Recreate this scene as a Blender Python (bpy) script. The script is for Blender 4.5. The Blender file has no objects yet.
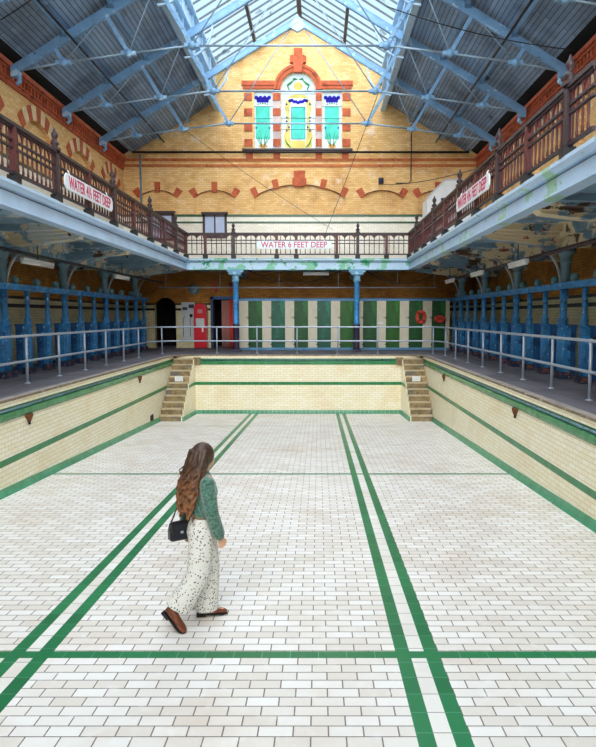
import bpy, bmesh, math, random
from mathutils import Vector, Matrix
random.seed(7)
PI = math.pi
SC = bpy.context.scene
COL = SC.collection
XC = -0.78            # centre line of the hall
XL, XR = -5.22, 3.77  # pool side walls
DB = 22.93            # pool back wall
WL, WR, WB = -8.4, 6.85, 27.9   # hall walls
def fz(y): return -1.12 - 0.04454*y

# ------------------------------------------------------------------ materials
def C(h):
    h = h.lstrip('#'); v = [int(h[i:i+2], 16)/255 for i in (0, 2, 4)]
    return tuple([(c/12.92 if c <= .04045 else ((c+.055)/1.055)**2.4) for c in v] + [1.0])
MATS = {}
def newmat(name):
    m = bpy.data.materials.new(name); m.use_nodes = True
    nt = m.node_tree; b = nt.nodes['Principled BSDF']
    return m, nt, b
def N(nt, t, **kw):
    n = nt.nodes.new(t)
    for k, v in kw.items():
        if k in n.inputs: n.inputs[k].default_value = v
        else: setattr(n, k, v)
    return n
def mix(nt, fac, a, b):
    n = nt.nodes.new('ShaderNodeMix'); n.data_type = 'RGBA'
    for sock, v in ((n.inputs[0], fac), (n.inputs[6], a), (n.inputs[7], b)):
        if hasattr(v, 'is_linked'): nt.links.new(v, sock)
        else: sock.default_value = v
    return n.outputs[2]
def ramp(nt, val, lo, hi):
    n = nt.nodes.new('ShaderNodeMapRange'); n.inputs[1].default_value = lo; n.inputs[2].default_value = hi
    nt.links.new(val, n.inputs[0]); n.clamp = True
    return n.outputs[0]
def noise(nt, scale, detail=4, vec=None, rough=.6):
    n = N(nt, 'ShaderNodeTexNoise', Scale=scale, Detail=detail, Roughness=rough)
    if vec is None: vec = N(nt, 'ShaderNodeTexCoord').outputs['Object']
    nt.links.new(vec, n.inputs['Vector'])
    return n.outputs['Fac']
def bump(nt, b, h, strength=.3, dist=.01):
    n = N(nt, 'ShaderNodeBump', Strength=strength, Distance=dist)
    nt.links.new(h, n.inputs['Height']); nt.links.new(n.outputs['Normal'], b.inputs['Normal'])
def paint(name, col, chips=(), rough=.55, metal=0., var=.12, vscale=3., bmp=0., spec=.4):
    """plain coat, some wear; chips = (colour, noise scale, threshold)"""
    if name in MATS: return MATS[name]
    m, nt, b = newmat(name)
    col = C(col) if isinstance(col, str) else col
    dark = tuple(c*(1-var*2) for c in col[:3])+(1,); lite = tuple(min(1, c*(1+var)) for c in col[:3])+(1,)
    out = mix(nt, ramp(nt, noise(nt, vscale), .3, .7), dark, lite)
    for i, (cc, sc, th) in enumerate(chips):
        out = mix(nt, ramp(nt, noise(nt, sc+i*.37, 6), th, th+.02), out, C(cc))
    nt.links.new(out, b.inputs['Base Color'])
    b.inputs['Roughness'].default_value = rough; b.inputs['Metallic'].default_value = metal
    b.inputs['Specular IOR Level'].default_value = spec
    if bmp: bump(nt, b, noise(nt, 40, 5), bmp, .004)
    MATS[name] = m; return m
def brick(name, plane, w, h, c1, c2, mortar, ms=.006, rough=.4, stain=None, stain2=None, off=.5, bmp=.4, sx=1., shift=(0, 0), spec=.4):
    """courses laid in the plane XY / XZ / YZ"""
    if name in MATS: return MATS[name]
    m, nt, b = newmat(name)
    tc = N(nt, 'ShaderNodeTexCoord'); sp = N(nt, 'ShaderNodeSeparateXYZ'); cb = N(nt, 'ShaderNodeCombineXYZ')
    nt.links.new(tc.outputs['Object'], sp.inputs[0])
    for k in (0, 1):
        ma = N(nt, 'ShaderNodeMath', operation='MULTIPLY_ADD'); ma.inputs[1].default_value = sx if k == 0 else 1; ma.inputs[2].default_value = shift[k]
        nt.links.new(sp.outputs[plane[k]], ma.inputs[0]); nt.links.new(ma.outputs[0], cb.inputs[k])
    br = N(nt, 'ShaderNodeTexBrick'); br.offset = off
    br.inputs['Scale'].default_value = 1; br.inputs['Brick Width'].default_value = w; br.inputs['Row Height'].default_value = h
    br.inputs['Mortar Size'].default_value = ms; br.inputs['Mortar Smooth'].default_value = .1; br.inputs['Bias'].default_value = 0
    br.inputs['Color1'].default_value = C(c1); br.inputs['Color2'].default_value = C(c2); br.inputs['Mortar'].default_value = C(mortar)
    nt.links.new(cb.outputs[0], br.inputs['Vector'])
    out = br.outputs['Color']
    if stain:
        cc, sc, lo, hi, amt = stain
        mm = N(nt, 'ShaderNodeMath', operation='MULTIPLY'); mm.inputs[1].default_value = amt
        nt.links.new(ramp(nt, noise(nt, sc, 6), lo, hi), mm.inputs[0])
        mx = nt.nodes.new('ShaderNodeMix'); mx.data_type = 'RGBA'; mx.blend_type = 'MULTIPLY'
        nt.links.new(mm.outputs[0], mx.inputs[0]); nt.links.new(out, mx.inputs[6]); mx.inputs[7].default_value = C(cc)
        out = mx.outputs[2]
    if stain2:
        cc, sc, lo, hi, amt = stain2
        mm = N(nt, 'ShaderNodeMath', operation='MULTIPLY'); mm.inputs[1].default_value = amt
        nt.links.new(ramp(nt, noise(nt, sc, 8), lo, hi), mm.inputs[0])
        out = mix(nt, mm.outputs[0], out, C(cc))
    nt.links.new(out, b.inputs['Base Color'])
    b.inputs['Roughness'].default_value = rough; b.inputs['Specular IOR Level'].default_value = spec
    inv = N(nt, 'ShaderNodeMath', operation='SUBTRACT'); inv.inputs[0].default_value = 1
    nt.links.new(br.outputs['Fac'], inv.inputs[1]); bump(nt, b, inv.outputs[0], bmp, .006)
    MATS[name] = m; return m

M = {}
M['floor'] = brick('glazed white floor brick', 'XY', .229, .1145, '#faf6f3', '#e9e0d7', '#7d6f64', .005, .45, ('#e6d6c4', .9, .5, .75, .55), ('#fbfaf8', 7, .55, .75, .5), shift=(.05, .041), spec=.3)
M['floorlong'] = brick('glazed white line brick', 'YX', .229, .5, '#f6f2ed', '#e9e3db', '#8a7d70', .004, .45, ('#e2d3c0', 1.2, .5, .75, .5), shift=(0, .05))
M['greenfloor'] = brick('green glazed line tile', 'YX', .229, .9, '#2b8654', '#1f7246', '#6fa98a', .003, .35, ('#9fc4a8', 2.5, .5, .8, .3), shift=(0, .3))
M['greencross'] = brick('green glazed cross tile', 'XY', .229, .9, '#2b8654', '#24784a', '#6fa98a', .003, .35)
M['greyline'] = paint('grey far line', '#a7b5a6')
for pl in ('XZ', 'YZ'):
    M['cream'+pl] = brick('cream glazed brick '+pl, pl, .229, .078, '#fcf6e0', '#f6ecca', '#d0b88a', .004, .3, ('#ecd3a4', 1.1, .5, .8, .5))
    M['green'+pl] = brick('dark green glazed tile '+pl, pl, .152, .6, '#2f8a53', '#257a45', '#1c5634', .003, .28, ('#76a888', 3, .5, .8, .4))
    M['yellow'+pl] = brick('yellow stock brick '+pl, pl, .229, .078, '#f7cf90', '#e6b470', '#c49a68', .006, .8, ('#b9824a', .8, .52, .78, .7), ('#f8ead8', 2.1, .58, .72, .5))
    M['ochre'+pl] = brick('ochre brick '+pl, pl, .229, .078, '#c98d3c', '#b0742c', '#7d5426', .006, .75, ('#94602a', .9, .45, .7, .6))
    M['dado'+pl] = brick('cream glazed dado '+pl, pl, .229, .078, '#ece4bf', '#e0d5a8', '#9a9068', .004, .3, ('#c8b888', 1.3, .45, .75, .6))
    M['white'+pl] = brick('white glazed dado '+pl, pl, .229, .078, '#f8f4e8', '#eee8d6', '#c9bfa5', .004, .3, ('#ded2b4', 1., .5, .75, .4))
M['greenrib'] = paint('bottle green string tile', '#24553c', rough=.3)
M['blackrib'] = paint('black string tile', '#1c1e1a', rough=.35)
M['skirt'] = paint('green cove tile', '#4f9a74', [('#8fbfa6', 5, .66)], rough=.3, var=.15, vscale=4)
M['skirtL'] = brick('green cove tile', 'YZ', .152, .9, '#4c9870', '#3d8660', '#a9d0ba', .004, .3, ('#8abfa0', 2, .5, .8, .3))
M['skirtB'] = brick('green cove tile across', 'XZ', .152, .9, '#4c9870', '#3d8660', '#a9d0ba', .004, .3, ('#8abfa0', 2, .5, .8, .3))
M['deck'] = brick('grey stone paving', 'YX', 1.6, .62, '#74717a', '#67646c', '#4a474c', .008, .75, ('#8d8078', .9, .45, .75, .6), bmp=.2)
M['coping'] = paint('worn tan stone', '#8a7862', [('#b7a68c', 6, .6)], .7, var=.2, vscale=5)
M['copetop'] = paint('pale stone coping', '#a79c96', [('#8b7a66', 4, .6)], .75, var=.15, vscale=3)
M['step'] = paint('brown stone step', '#94805c', [('#6d6a66', 2.2, .56), ('#b39468', 5, .62)], .65, var=.25, vscale=6)
M['nosing'] = paint('pale stone nosing', '#c7b696', rough=.6)
M['rail'] = paint('pale blue grey rail', '#a9b4c4', rough=.35, metal=.3, var=.06)
M['trough'] = paint('bluish pool rail', '#7296a2', [('#3d6d5a', 6, .58)], .4, .3)
M['lip'] = brick('green lip tile', 'YZ', .152, .9, '#43905e', '#357d4e', '#215f3c', .003, .25, ('#83b794', 2, .5, .75, .4))
M['lipB'] = brick('green lip tile across', 'XZ', .152, .9, '#43905e', '#357d4e', '#215f3c', .003, .25, ('#83b794', 2, .5, .75, .4))
M['rust'] = paint('rusty iron', '#7a4a2a', [('#3a2a20', 9, .55), ('#b3703a', 12, .62)], .9, var=.3, vscale=8)
M['blue'] = paint('worn royal blue paint', '#3a8ccc', [('#1c5590', 5, .60), ('#3a241c', 9, .63), ('#c9d3d6', 13, .635)], .4, var=.25, vscale=4)
M['bluedeep'] = paint('deep blue panel paint', '#2a66a6', [('#1d4470', 3, .58), ('#4a3428', 10, .63), ('#b4c4d0', 7, .66)], .5, var=.25, vscale=2)
M['bluebase'] = paint('blackened blue paint', '#25344f', [('#7e4a3a', 7, .58), ('#b5b9b8', 11, .68)], .6, var=.3, vscale=5)
M['collight'] = paint('light blue column paint', '#6d9fc0', [('#9cc3d8', 6, .58)], .5)
M['colgrey'] = paint('grey blue column paint', '#6e8d9b', [('#4f6b78', 3, .58)], .5)
M['coldark'] = paint('dark purple column paint', '#3a3048', [('#7a90a4', 9, .68)], .5)
M['fascia'] = paint('pale blue painted iron', '#c2dbf5', [('#8fc0b0', 1.6, .655), ('#5f7d8c', 14, .75)], .5, var=.06, vscale=1.5)
M['fasciagreen'] = paint('pale blue iron with flaking green', '#bcd8ee', [('#7fbfa4', 1.5, .52), ('#2f9a72', 2.6, .60)], .5, var=.06, vscale=1.5)
M['soffit'] = paint('flaking blue grey plaster', '#7f9cae', [('#c3c8c4', .9, .53), ('#d8c8a8', 1.1, .57), ('#5a3d2c', 2.0, .62)], .8, var=.12, vscale=1.5, bmp=.3)
M['soffitR'] = paint('broken cream and blue plaster', '#7894a8', [('#d6c6a4', .8, .50), ('#5e4a3a', 1.3, .57), ('#94482a', 2.9, .62)], .85, var=.15, vscale=1.5, bmp=.5)
M['truss'] = paint('light blue truss paint', '#7fabd2', [('#a9cbe6', 4, .6), ('#4d6f92', 6, .68)], .45, var=.1)
M['trusslite'] = paint('pale blue curb paint', '#b3d5ee', [('#84aac8', 3, .64)], .45, var=.06)
M['rod'] = paint('grey blue rod', '#93aabd', rough=.4, metal=.3)
M['rivet'] = paint('rivet blue', '#5f86a8', rough=.4)
M['board'] = brick('blue grey roof boarding', 'YX', 5.5, .115, '#a8c0da', '#86a2c4', '#4a5f7a', .01, .65, ('#9a9088', .7, .45, .7, .75), ('#23262c', 1.6, .66, .70, .8), off=.37, sx=1.)
M['eavesshade'] = paint('black eaves shade', '#15130f', rough=.9)  # near-black colour stands in for the unlit recess at the eaves
M['bar'] = paint('dark glazing bar', '#2f3d4e', rough=.5)
M['terra'] = paint('red terracotta', '#c05c38', [('#8d3d22', 4, .6)], .7, var=.15, vscale=5)
M['terralite'] = paint('orange terracotta', '#c8713f', [('#9c4a28', 4, .6)], .7, var=.15, vscale=5)
M['maroon'] = paint('maroon paint', '#5a2628', [('#32191c', 4, .6)], .45, var=.15, vscale=5)
M['maroondark'] = paint('brown maroon paint', '#3b2a2f', rough=.45, var=.15, vscale=4)
M['black'] = paint('black iron', '#1b1a1d', rough=.5)
M['cream'] = paint('cream paint', '#d9d1bc', [('#b8ad92', 2, .62)], .6, var=.06)
M['whitepaint'] = paint('white paint', '#eef0f2', rough=.5, var=.04)
M['signwhite'] = paint('white sign enamel', '#e6eef4', rough=.4, var=.03)
M['signred'] = paint('sign red lettering', '#c2345e', rough=.5, var=.05)
M['tube'] = paint('white fluorescent tube', '#f4f2ec', rough=.3, var=.02)
M['door'] = paint('dark green door paint', '#0d4f1c', [('#176a28', 1.4, .56)], .45, var=.2, vscale=2)
M['doorteal'] = paint('teal green door paint', '#0f5c46', [('#18785f', 1.4, .56)], .45, var=.2, vscale=2)
M['dooryellow'] = paint('yellow green door paint', '#1f6016', [('#2f7a22', 1.4, .58)], .45, var=.2, vscale=2)
M['redgloss'] = paint('red gloss paint', '#d42030', rough=.3, var=.06)
M['redcloth'] = paint('red cloth', '#b53a34', rough=.85, var=.12)
M['pinkcloth'] = paint('faded pink cloth', '#c08a84', rough=.85, var=.1)
M['orange'] = paint('coral red foam', '#e0523c', rough=.6, var=.05)
M['grey'] = paint('grey enamel', '#c3c9cc', rough=.5, var=.04)
M['navy'] = paint('navy paint', '#2a3550', rough=.5)
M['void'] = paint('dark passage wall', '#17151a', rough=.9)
M['teal'] = paint('teal grey cap', '#5f8f9c', rough=.35, var=.1)
# stained glass and roof glass
def glass_col(name, col, t=.75, clear=.6):
    m, nt, b = newmat(name); nt.nodes.remove(b)
    o = nt.nodes['Material Output']
    tr = N(nt, 'ShaderNodeBsdfTranslucent'); di = N(nt, 'ShaderNodeBsdfDiffuse'); ms = N(nt, 'ShaderNodeMixShader')
    tex = mix(nt, ramp(nt, noise(nt, 4), .3, .7), tuple(c*.85 for c in C(col)[:3])+(1,), C(col))
    nt.links.new(tex, tr.inputs['Color']); nt.links.new(tex, di.inputs['Color'])
    ms.inputs[0].default_value = 1-t
    nt.links.new(tr.outputs[0], ms.inputs[1]); nt.links.new(di.outputs[0], ms.inputs[2])
    tp_ = N(nt, 'ShaderNodeBsdfTransparent'); nt.links.new(tex, tp_.inputs['Color']); m3 = N(nt, 'ShaderNodeMixShader'); m3.inputs[0].default_value = clear
    nt.links.new(ms.outputs[0], m3.inputs[1]); nt.links.new(tp_.outputs[0], m3.inputs[2]); nt.links.new(m3.outputs[0], o.inputs[0])
    return m
M['gwhite'] = glass_col('opal white glass', '#f6fafc')
M['gturq'] = glass_col('turquoise glass', '#a6f6e8')
M['gyellow'] = glass_col('yellow glass', '#fff0b4')
M['gpurple'] = glass_col('purple glass', '#7a66e0')
M['ggreen'] = glass_col('green glass', '#93c8a0')
M['gpeach'] = glass_col('peach glass', '#ffdcb0')
M['glead'] = paint('window lead', '#3d4450', rough=.6)
M['gblue'] = glass_col('pale blue window glass', '#c9d6f2', .1, 0.)
m, nt, b = newmat('roof glass'); nt.nodes.remove(b)
tr = N(nt, 'ShaderNodeBsdfTransparent'); gl = N(nt, 'ShaderNodeBsdfGlossy', Roughness=.05); ms = N(nt, 'ShaderNodeMixShader')
dirt = mix(nt, ramp(nt, noise(nt, .8, 6), .63, .68), (.90, .96, .99, 1), (.25, .3, .34, 1))
nt.links.new(dirt, tr.inputs['Color']); ms.inputs[0].default_value = .05
nt.links.new(tr.outputs[0], ms.inputs[1]); nt.links.new(gl.outputs[0], ms.inputs[2]); nt.links.new(ms.outputs[0], nt.nodes['Material Output'].inputs[0])
M['roofglass'] = m

# ------------------------------------------------------------------ mesh helpers
class MB:
    def __init__(s): s.v = []; s.f = []; s.mi = []; s.sm = []
    def add(s, vs, fs, mi=0, smooth=False):
        o = len(s.v); s.v += [tuple(v) for v in vs]
        for f in fs: s.f.append([i+o for i in f]); s.mi.append(mi); s.sm.append(smooth)
        return s
    def box(s, x0, x1, y0, y1, z0, z1, mi=0):
        vs = [(x, y, z) for x in (x0, x1) for y in (y0, y1) for z in (z0, z1)]
        return s.add(vs, [(0, 1, 3, 2), (4, 6, 7, 5), (0, 4, 5, 1), (2, 3, 7, 6), (0, 2, 6, 4), (1, 5, 7, 3)], mi)
    def quad(s, a, b, c, d, mi=0): return s.add([a, b, c, d], [(0, 1, 2, 3)], mi)
    def tube(s, pts, r, n=8, mi=0, cap=True, closed=False):
        pts = [Vector(p) for p in pts]; k = len(pts); rs = r if isinstance(r, (list, tuple)) else [r]*k
        vs = []; ref = None
        for i, p in enumerate(pts):
            if closed: d = pts[(i+1) % k]-pts[i-1]
            else: d = (pts[min(i+1, k-1)]-pts[max(i-1, 0)])
            d.normalize()
            if ref is None: ref = Vector((0, 0, 1)) if abs(d.z) < .9 else Vector((1, 0, 0))
            u = d.cross(ref)
            if u.length < 1e-4: u = d.orthogonal()
            u.normalize(); w = u.cross(d); ref = w
            for j in range(n):
                a = 2*PI*(j+.5)/n; vs.append(p+u*math.cos(a)*rs[i]+w*math.sin(a)*rs[i])
        fs = []
        for i in range(k if closed else k-1):
            for j in range(n):
                a = i*n+j; b2 = i*n+(j+1) % n; i2 = (i+1) % k
                fs.append((a, b2, i2*n+(j+1) % n, i2*n+j))
        if cap and not closed: fs += [tuple(range(n-1, -1, -1)), tuple(range((k-1)*n, k*n))]
        return s.add(vs, fs, mi, n > 4)
    def bar(s, a, b, w, h, mi=0, up=(0, 0, 1)):
        a = Vector(a); b = Vector(b); d = (b-a).normalized(); up = Vector(up)
        u = d.cross(up)
        if u.length < 1e-4: u = d.orthogonal()
        u.normalize(); t = u.cross(d)
        vs = [p+u*sx*w/2+t*sz*h/2 for p in (a, b) for sx in (-1, 1) for sz in (-1, 1)]
        return s.add(vs, [(0, 1, 3, 2), (4, 6, 7, 5), (0, 4, 5, 1), (2, 3, 7, 6), (0, 2, 6, 4), (1, 5, 7, 3)], mi)
    def lathe(s, prof, c=(0, 0, 0), n=12, mi=0, axis='z', smooth=True):
        vs = []; fs = []
        for r, z in prof:
            for j in range(n):
                a = 2*PI*(j+.5)/n; p = (r*math.cos(a), r*math.sin(a), z)
                if axis == 'y': p = (p[0], p[2], p[1])
                if axis == 'x': p = (p[2], p[0], p[1])
                vs.append((p[0]+c[0], p[1]+c[1], p[2]+c[2]))
        k = len(prof)
        for i in range(k-1):
            for j in range(n): fs.append((i*n+j, i*n+(j+1) % n, (i+1)*n+(j+1) % n, (i+1)*n+j))
        fs += [tuple(range(n-1, -1, -1)), tuple(range((k-1)*n, k*n))]
        return s.add(vs, fs, mi, smooth)
    def prism(s, poly, fn, t0, t1, mi=0):
        """poly 2D, fn(u,v,t)->xyz"""
        n = len(poly); vs = [fn(u, v, t0) for u, v in poly]+[fn(u, v, t1) for u, v in poly]
        fs = [tuple(range(n)), tuple(range(2*n-1, n-1, -1))]+[(i, (i+1) % n, n+(i+1) % n, n+i) for i in range(n)]
        return s.add(vs, fs, mi)
    def sphere(s, c, r, n=12, m=8, mi=0):
        rx, ry, rz = r if isinstance(r, tuple) else (r, r, r)
        vs = [(c[0], c[1], c[2]-rz)]
        for i in range(1, m):
            t = -PI/2+PI*i/m
            for j in range(n):
                a = 2*PI*j/n; vs.append((c[0]+rx*math.cos(t)*math.cos(a), c[1]+ry*math.cos(t)*math.sin(a), c[2]+rz*math.sin(t)))
        vs.append((c[0], c[1], c[2]+rz)); fs = []
        for j in range(n):
            fs.append((0, 1+(j+1) % n, 1+j)); fs.append((len(vs)-1, 1+(m-2)*n+j, 1+(m-2)*n+(j+1) % n))
        for i in range(m-2):
            for j in range(n): fs.append((1+i*n+j, 1+i*n+(j+1) % n, 1+(i+1)*n+(j+1) % n, 1+(i+1)*n+j))
        return s.add(vs, fs, mi, True)
    def loft(s, rings, mi=0, cap=True, smooth=True):
        n = len(rings[0]); vs = [p for r in rings for p in r]; fs = []
        for i in range(len(rings)-1):
            for j in range(n): fs.append((i*n+j, i*n+(j+1) % n, (i+1)*n+(j+1) % n, (i+1)*n+j))
        if cap: fs += [tuple(range(n-1, -1, -1)), tuple(range(len(vs)-n, len(vs)))]
        return s.add(vs, fs, mi, smooth)
    def mesh(s, name, mats, off=(0, 0, 0)):
        me = bpy.data.meshes.new(name)
        me.from_pydata([(x-off[0], y-off[1], z-off[2]) for x, y, z in s.v], [], s.f)
        for mm in (mats if isinstance(mats, (list, tuple)) else [mats]): me.materials.append(mm)
        for p, i, sm in zip(me.polygons, s.mi, s.sm): p.material_index = i; p.use_smooth = sm
        bm = bmesh.new(); bm.from_mesh(me); bmesh.ops.recalc_face_normals(bm, faces=bm.faces); bm.to_mesh(me); bm.free()
        me.update(); return me
def link(o, parent=None):
    COL.objects.link(o)
    if parent: o.parent = parent
    return o
def tag(o, label, cat, group=None):
    o['label'] = label; o['category'] = cat
    if group: o['group'] = group
    return o
def thing(name, label, cat, loc=(0, 0, 0), rz=0, group=None):
    o = bpy.data.objects.new(name, None); o.empty_display_size = .1; o.location = loc; o.rotation_euler = (0, 0, rz)
    link(o); return tag(o, label, cat, group)
WORLD = {}
def wl(o):
    p = Vector((0, 0, 0))
    while o: p += o.location; o = o.parent
    return p
def part(root, name, mb, mat, world=False, label=None):
    """world=True: the mesh was written in scene coordinates, the root has no rotation"""
    o = bpy.data.objects.new(name, mb.mesh(name, mat, wl(root) if world else (0, 0, 0))); link(o, root)
    if label: o['label'] = label
    return o
def single(name, label, cat, mb, mat, loc=(0, 0, 0), group=None):
    o = bpy.data.objects.new(name, mb.mesh(name, mat, loc)); o.location = loc; link(o); return tag(o, label, cat, group)
def struct(name, mb, mat, parent=None):
    o = bpy.data.objects.new(name, mb.mesh(name, mat)); link(o, parent)
    if not parent: o['kind'] = 'structure'
    return o
def inst(root, name, me, loc=(0, 0, 0), rot=(0, 0, 0), sc=(1, 1, 1)):
    o = bpy.data.objects.new(name, me); o.location = loc; o.rotation_euler = rot; o.scale = sc
    return link(o, root)
def dup(root, loc, label=None, rz=None):
    r = root.copy(); COL.objects.link(r); r.location = loc
    if rz is not None: r.rotation_euler = (0, 0, rz)
    if label: r['label'] = label
    for ch in list(root.children):
        c = ch.copy(); COL.objects.link(c); c.parent = r
        for g in list(ch.children):
            d = g.copy(); COL.objects.link(d); d.parent = c
    return r
def plate(outer, holes, fn, t, resname='plate'):
    """flat plate with holes, thickness t; fn(u,v,w)->xyz, w in 0..t; returns MB"""
    cu = bpy.data.curves.new(resname, 'CURVE'); cu.dimensions = '2D'; cu.fill_mode = 'BOTH'; cu.extrude = t/2
    for poly in [outer]+list(holes):
        sp = cu.splines.new('POLY'); sp.points.add(len(poly)-1); sp.use_cyclic_u = True
        for p, (u, v) in zip(sp.points, poly): p.co = (u, v, 0, 1)
    o = bpy.data.objects.new('tmp', cu); COL.objects.link(o)
    dg = bpy.context.evaluated_depsgraph_get(); me = bpy.data.meshes.new_from_object(o.evaluated_get(dg))
    mb = MB(); mb.add([fn(v.co.x, v.co.y, v.co.z+t/2) for v in me.vertices], [list(p.vertices) for p in me.polygons])
    bpy.data.objects.remove(o); bpy.data.curves.remove(cu); bpy.data.meshes.remove(me)
    return mb
def text_mesh(body, size, depth, fn):
    cu = bpy.data.curves.new('txt', 'FONT'); cu.body = body; cu.size = size; cu.extrude = depth/2; cu.align_x = 'CENTER'; cu.align_y = 'CENTER'; cu.resolution_u = 3; cu.offset = .004
    o = bpy.data.objects.new('tmp', cu); COL.objects.link(o)
    dg = bpy.context.evaluated_depsgraph_get(); me = bpy.data.meshes.new_from_object(o.evaluated_get(dg))
    mb = MB(); mb.add([fn(v.co.x, v.co.y, v.co.z) for v in me.vertices], [list(p.vertices) for p in me.polygons])
    w = max(v.co.x for v in me.vertices)-min(v.co.x for v in me.vertices)
    bpy.data.objects.remove(o); bpy.data.curves.remove(cu); bpy.data.meshes.remove(me)
    return mb, w
def seg_arch(a, b, zs, rise, n=16):
    """points of a segmental arch from (a,zs) to (b,zs)"""
    h = (b-a)/2; R = (h*h+rise*rise)/(2*rise); cz = zs+rise-R; t0 = math.asin(min(1, h/R))
    if rise > h: t0 = PI-t0
    return [((a+b)/2+R*math.sin(-t0+2*t0*i/n), cz+R*math.cos(-t0+2*t0*i/n)) for i in range(n+1)], ((a+b)/2, cz, R, t0)
def ring_sector(mb, c, R0, R1, t0, t1, fn, w0, w1, n=4, mi=0):
    poly = [(c[0]+R0*math.sin(t0+(t1-t0)*i/n), c[1]+R0*math.cos(t0+(t1-t0)*i/n)) for i in range(n+1)]
    poly += [(c[0]+R1*math.sin(t1-(t1-t0)*i/n), c[1]+R1*math.cos(t1-(t1-t0)*i/n)) for i in range(n+1)]
    mb.prism(poly, fn, w0, w1, mi)
ORD = ['first', 'second', 'third', 'fourth', 'fifth', 'sixth', 'seventh', 'eighth', 'ninth', 'tenth', 'eleventh', 'twelfth', 'thirteenth']

# ------------------------------------------------------------------ pool floor
xs = [XL, -2.52, -2.405, -2.295, -2.175, .63, .745, .865, .98, XR]
ys = [-.1, 4.874, 4.988, 12.07, 12.185, 19.36, 19.40, DB]
mb = MB()
for i in range(len(xs)-1):
    for j in range(len(ys)-1):
        gx = i in (1, 3, 5, 7); gy = j in (1, 3); mi = 0
        if i in (2, 6): mi = 1
        if j == 5 and not gx: mi = 4
        if gy: mi = 3
        if gx: mi = 2
        mb.quad(*[(x, y, fz(y)) for x, y in ((xs[i], ys[j]), (xs[i+1], ys[j]), (xs[i+1], ys[j+1]), (xs[i], ys[j+1]))], mi=mi)
mb.add([(XL, -.1, -1.6), (XR, -.1, -1.6), (XR, DB, -2.6), (XL, DB, -2.6)], [(3, 2, 1, 0)], 0)
struct('floor_pool', mb, [M['floor'], M['floorlong'], M['greenfloor'], M['greencross'], M['greyline']])

# ------------------------------------------------------------------ pool walls
def pool_wall(name, fn, s0, s1, zfun, pl, skirt, lip):
    cr, gr = M['cream'+pl], M['green'+pl]
    w = struct(name, wall_slab(fn, s0, s1, zfun, -.13, -.03, 0, .35), cr)
    def sub(nm, mb2, mat): return struct(nm, mb2, mat, w)
    sub('tile_field', wall_slab(fn, s0, s1, zfun, -.98, -.35, 0, .35), cr)
    sub('string_tile', wall_slab(fn, s0, s1, zfun, -1.09, -.98, -.004, .35), gr)
    sub('tile_field', wall_slab(fn, s0, s1, zfun, None, -1.09, 0, .35), cr)
    sub('trough_back', wall_slab(fn, s0, s1, zfun, -.35, -.13, .02, .35), gr)
    m2 = MB(); prof = [(.05, -.35), (-.02, -.35), (-.035, -.30), (-.03, -.235), (.0, -.22), (.05, -.24)]
    m2.loft([[fn(s, d, z) for d, z in prof] for s in (s0, s1)], smooth=False); sub('trough_lip', m2, lip)
    m2 = MB(); prof = [(.02, .13), (-.01, .13), (-.03, .06), (-.07, .0), (.02, -.02)]
    m2.loft([[fn(s, d, zfun(s)+z) for d, z in prof] for s in (s0, s1)], smooth=False); sub('skirting', m2, skirt)
    return w
def wall_slab(fn, s0, s1, zfun, z0, z1, d0, d1):
    m2 = MB()
    vs = [fn(s, d, (zfun(s) if z == 'f' else z)) for s in (s0, s1) for d in (d0, d1) for z in ('f' if z0 is None else z0, z1)]
    m2.add(vs, [(0, 1, 3, 2), (4, 6, 7, 5), (0, 4, 5, 1), (2, 3, 7, 6), (0, 2, 6, 4), (1, 5, 7, 3)]); return m2
pool_wall('wall_pool_left', lambda s, d, z: (XL-d, s, z), 0, DB, fz, 'YZ', M['skirtL'], M['lip'])
pool_wall('wall_pool_right', lambda s, d, z: (XR+d, s, z), 0, DB, fz, 'YZ', M['skirtL'], M['lip'])
pool_wall('wall_pool_back', lambda s, d, z: (s, DB+d, z), XL, XR, lambda s: fz(DB), 'XZ', M['skirtB'], M['lipB'])
pool_wall('wall_pool_near', lambda s, d, z: (s, 0-d, z), XL, XR, lambda s: fz(0), 'XZ', M['skirtB'], M['lipB'])
# grab rails in the trough
for sgn, x, lab in ((1, XL, 'left'), (-1, XR, 'right')):
    t = thing('trough_rail', 'blue grey grab rail in the green trough of the %s pool wall' % lab, 'rail', (x, 12, -.2), 0, 'grab rails in the pool troughs')
    m2 = MB(); m2.tube([(x-sgn*.005, y, -.185) for y in (.2, 20.4)], .022, 8); part(t, 'rail_bar', m2, M['trough'], True)
    for y in [1.5+1.9*k for k in range(10)]:
        m2 = MB(); m2.tube([(x-sgn*.05, y, -.185), (x-sgn*.005, y, -.185), (x+sgn*.02, y, -.2)], .03, 8); part(t, 'rail_bracket', m2, M['trough'], True)
t = thing('trough_rail', 'dark grab rail in the green trough of the back pool wall', 'rail', (XC, DB, -.2), 0, 'grab rails in the pool troughs')
m2 = MB(); m2.tube([(-4.2, DB+.01, -.185), (2.7, DB+.01, -.185)], .022, 8); part(t, 'rail_bar', m2, M['trough'], True)
for x in (-4.0, -2.4, -.8, .8, 2.4):
    m2 = MB(); m2.tube([(x, DB+.05, -.185), (x, DB-.02, -.2)], .03, 8); part(t, 'rail_bracket', m2, M['trough'], True)
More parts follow.
